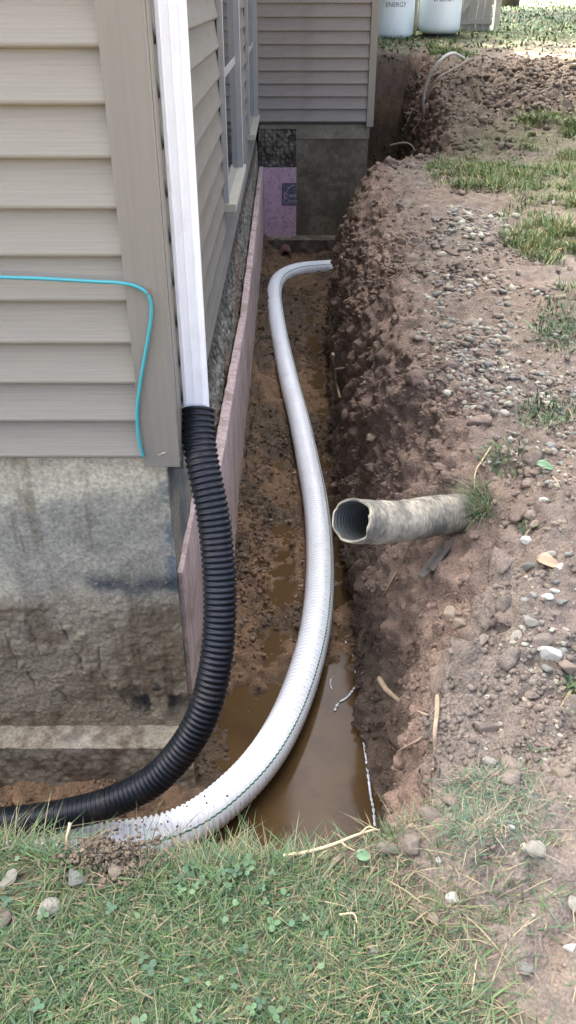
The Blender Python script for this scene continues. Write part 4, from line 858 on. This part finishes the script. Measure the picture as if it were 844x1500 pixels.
pb = onY(726, 38, 18.9); o = MB().box((pb.x-.06, 18.84, pb.z-.3), (pb.x+.06, 18.96, pb.z+2.2)).build('fence_post', mat('post', (.40,.38,.35), rough=.85, var=.2), None, bevel=.005); tag(o, 'pale square post standing free right of the grey gate', 'post')
# ------------------------------------------------------------------ mud on the pipe, soil mound, painted water glints
def lumpsat(name, pts, szr, colr, label, parent=None, base=None):
    q = np.array(pts); n = len(q); sz = szr[0]+(szr[1]-szr[0])*rng.random(n)**2.5; cc = np.array(colr)*(.75+.5*rng.random((n, 1)))
    o = lumps(name, q, np.tile([0, 0, 1.], (n, 1)), sz, cc, M['clod'], base or ICO2, .7, 3, .75, .4, parent)
    if parent is None: tag(o, label, 'soil', kind='stuff')
    else: o['kind'] = 'stuff'
    return o
pp = []
for k in range(150):
    i = int(np.argmin(np.abs(C_[:, 0]-(-.48+.16*random.gauss(0, .6)))+10*(C_[:, 1] > 2.3))); pp.append(on_pipe(i, R(random.uniform(20, 150)), -.001))
lumpsat('mud_splash', pp, (.0015, .008), (.12,.085,.06), '', wpo, ICO1)
pp = []
for k in range(1500):
    x = -.34+.10*random.gauss(0, .55); y_k = 1.0+.035*random.gauss(0, .8); zb_ = float(gbase(np.array(x), np.array(y_k)))
    pp.append((x, y_k, zb_+.002+.016*max(0, random.gauss(.3, .5))*math.exp(-((x+.34)/.11)**2)))
lumpsat('soil_mound', pp, (.001, .0075), (.14,.108,.082), 'small mound of loose brown soil on the lawn edge over the white pipe')
def glint(pl, w, nm, lab):  # pale strips painted in for sky reflections along the water's edge
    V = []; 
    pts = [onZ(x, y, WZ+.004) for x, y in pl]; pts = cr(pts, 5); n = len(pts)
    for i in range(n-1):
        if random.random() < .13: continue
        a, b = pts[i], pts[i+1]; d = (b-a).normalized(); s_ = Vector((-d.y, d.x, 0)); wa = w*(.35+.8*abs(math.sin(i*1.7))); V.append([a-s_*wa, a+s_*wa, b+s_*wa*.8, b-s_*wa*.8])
    V = np.array([[v[:] for v in qd] for qd in V]).reshape(-1, 3); o = add(nm, mesh(nm, V, np.arange(len(V)).reshape(-1, 4)), M['glint_paint']); sd = o.modifiers.new('t', 'SOLIDIFY'); sd.thickness = .002; tag(o, lab, 'painted glint', kind='stuff'); return o
M['glint_paint'] = mat('glint_paint', tint=(1,1.02,.97), base=(.72,.75,.80), rough=.3, var=.1)
glint([(532,1077),(534,1095),(537,1115),(540,1140),(543,1165),(547,1185),(549,1210)], .005, 'glint_strip', 'thin broken white strip of painted sky glint along the right edge of the muddy water')
glint([(506,938),(510,950),(518,962),(520,980),(524,998),(516,1012),(508,1022),(496,1030),(489,1044)], .005, 'glint_strip', 'squiggly white strip of painted sky glint on the shallow wet mud beside the pipe')
glint([(487,990),(484,1000),(486,1010)], .003, 'glint_strip', 'tiny white fleck of painted sky glint nearest the white pipe')
# ------------------------------------------------------------------ trees beyond the picture that shade the slope
def tree(x, y, hgt, rad, label, seed):
    g = np.random.default_rng(seed); zb = float(gbase(np.array(x), np.array(y))); e = empty('tree', (x, y, zb)); tag(e, label, 'tree', 'trees beyond the yard')
    tubeobj('trunk', [(x, y, zb-.2), (x+.1, y, zb+hgt*.3), (x-.1, y+.1, zb+hgt*.6), (x, y, zb+hgt*.9)], hgt*.03, M['bark'], e, seg=12, taper=.25)
    for k in range(7): a = k*.9+seed; h0 = zb+hgt*(.35+.07*k); tubeobj('limb', [(x, y, h0), (x+rad*.4*math.cos(a), y+rad*.4*math.sin(a), h0+hgt*.1), (x+rad*.8*math.cos(a), y+rad*.8*math.sin(a), h0+hgt*.16)], hgt*.012, M['bark'], e, seg=7, taper=.3)
    n = 9000; cl = g.normal(size=(60, 3)); cl /= np.linalg.norm(cl, axis=1, keepdims=True); cl *= (g.random((60, 1))**.4)*np.array([rad, rad, hgt*.34])*.9; c0 = cl[g.integers(0, 60, n)]+g.normal(size=(n, 3))*rad*.14+[x, y, zb+hgt*.66]
    Rm = rotm(n); s = .09+.08*g.random(n); base = np.array([[-1, -.6, 0], [1, -.6, 0], [1, .6, 0], [-1, .6, 0]])*.8; V = np.einsum('nij,vj->nvi', Rm, base)*s[:, None, None]+c0[:, None]
    add('crown', mesh('crown', V.reshape(-1, 3), np.arange(n*4).reshape(n, 4)), M['leaf'], e)
tree(-3.5, 26.5, 15, 4.6, 'leafy tree behind the wing, left of the fence', 1)
tree(1.5, 27.5, 16, 4.6, 'leafy tree straight behind the propane tanks', 2)
tree(6.5, 29, 15, 4.2, 'leafy tree standing up the slope beyond the fence post', 3)
tree(7.6, 11.5, 13, 4.8, 'leafy tree at the right side of the yard', 4)
tree(8.2, 18.5, 15, 4.8, 'leafy tree up the slope at the right side of the yard', 5)
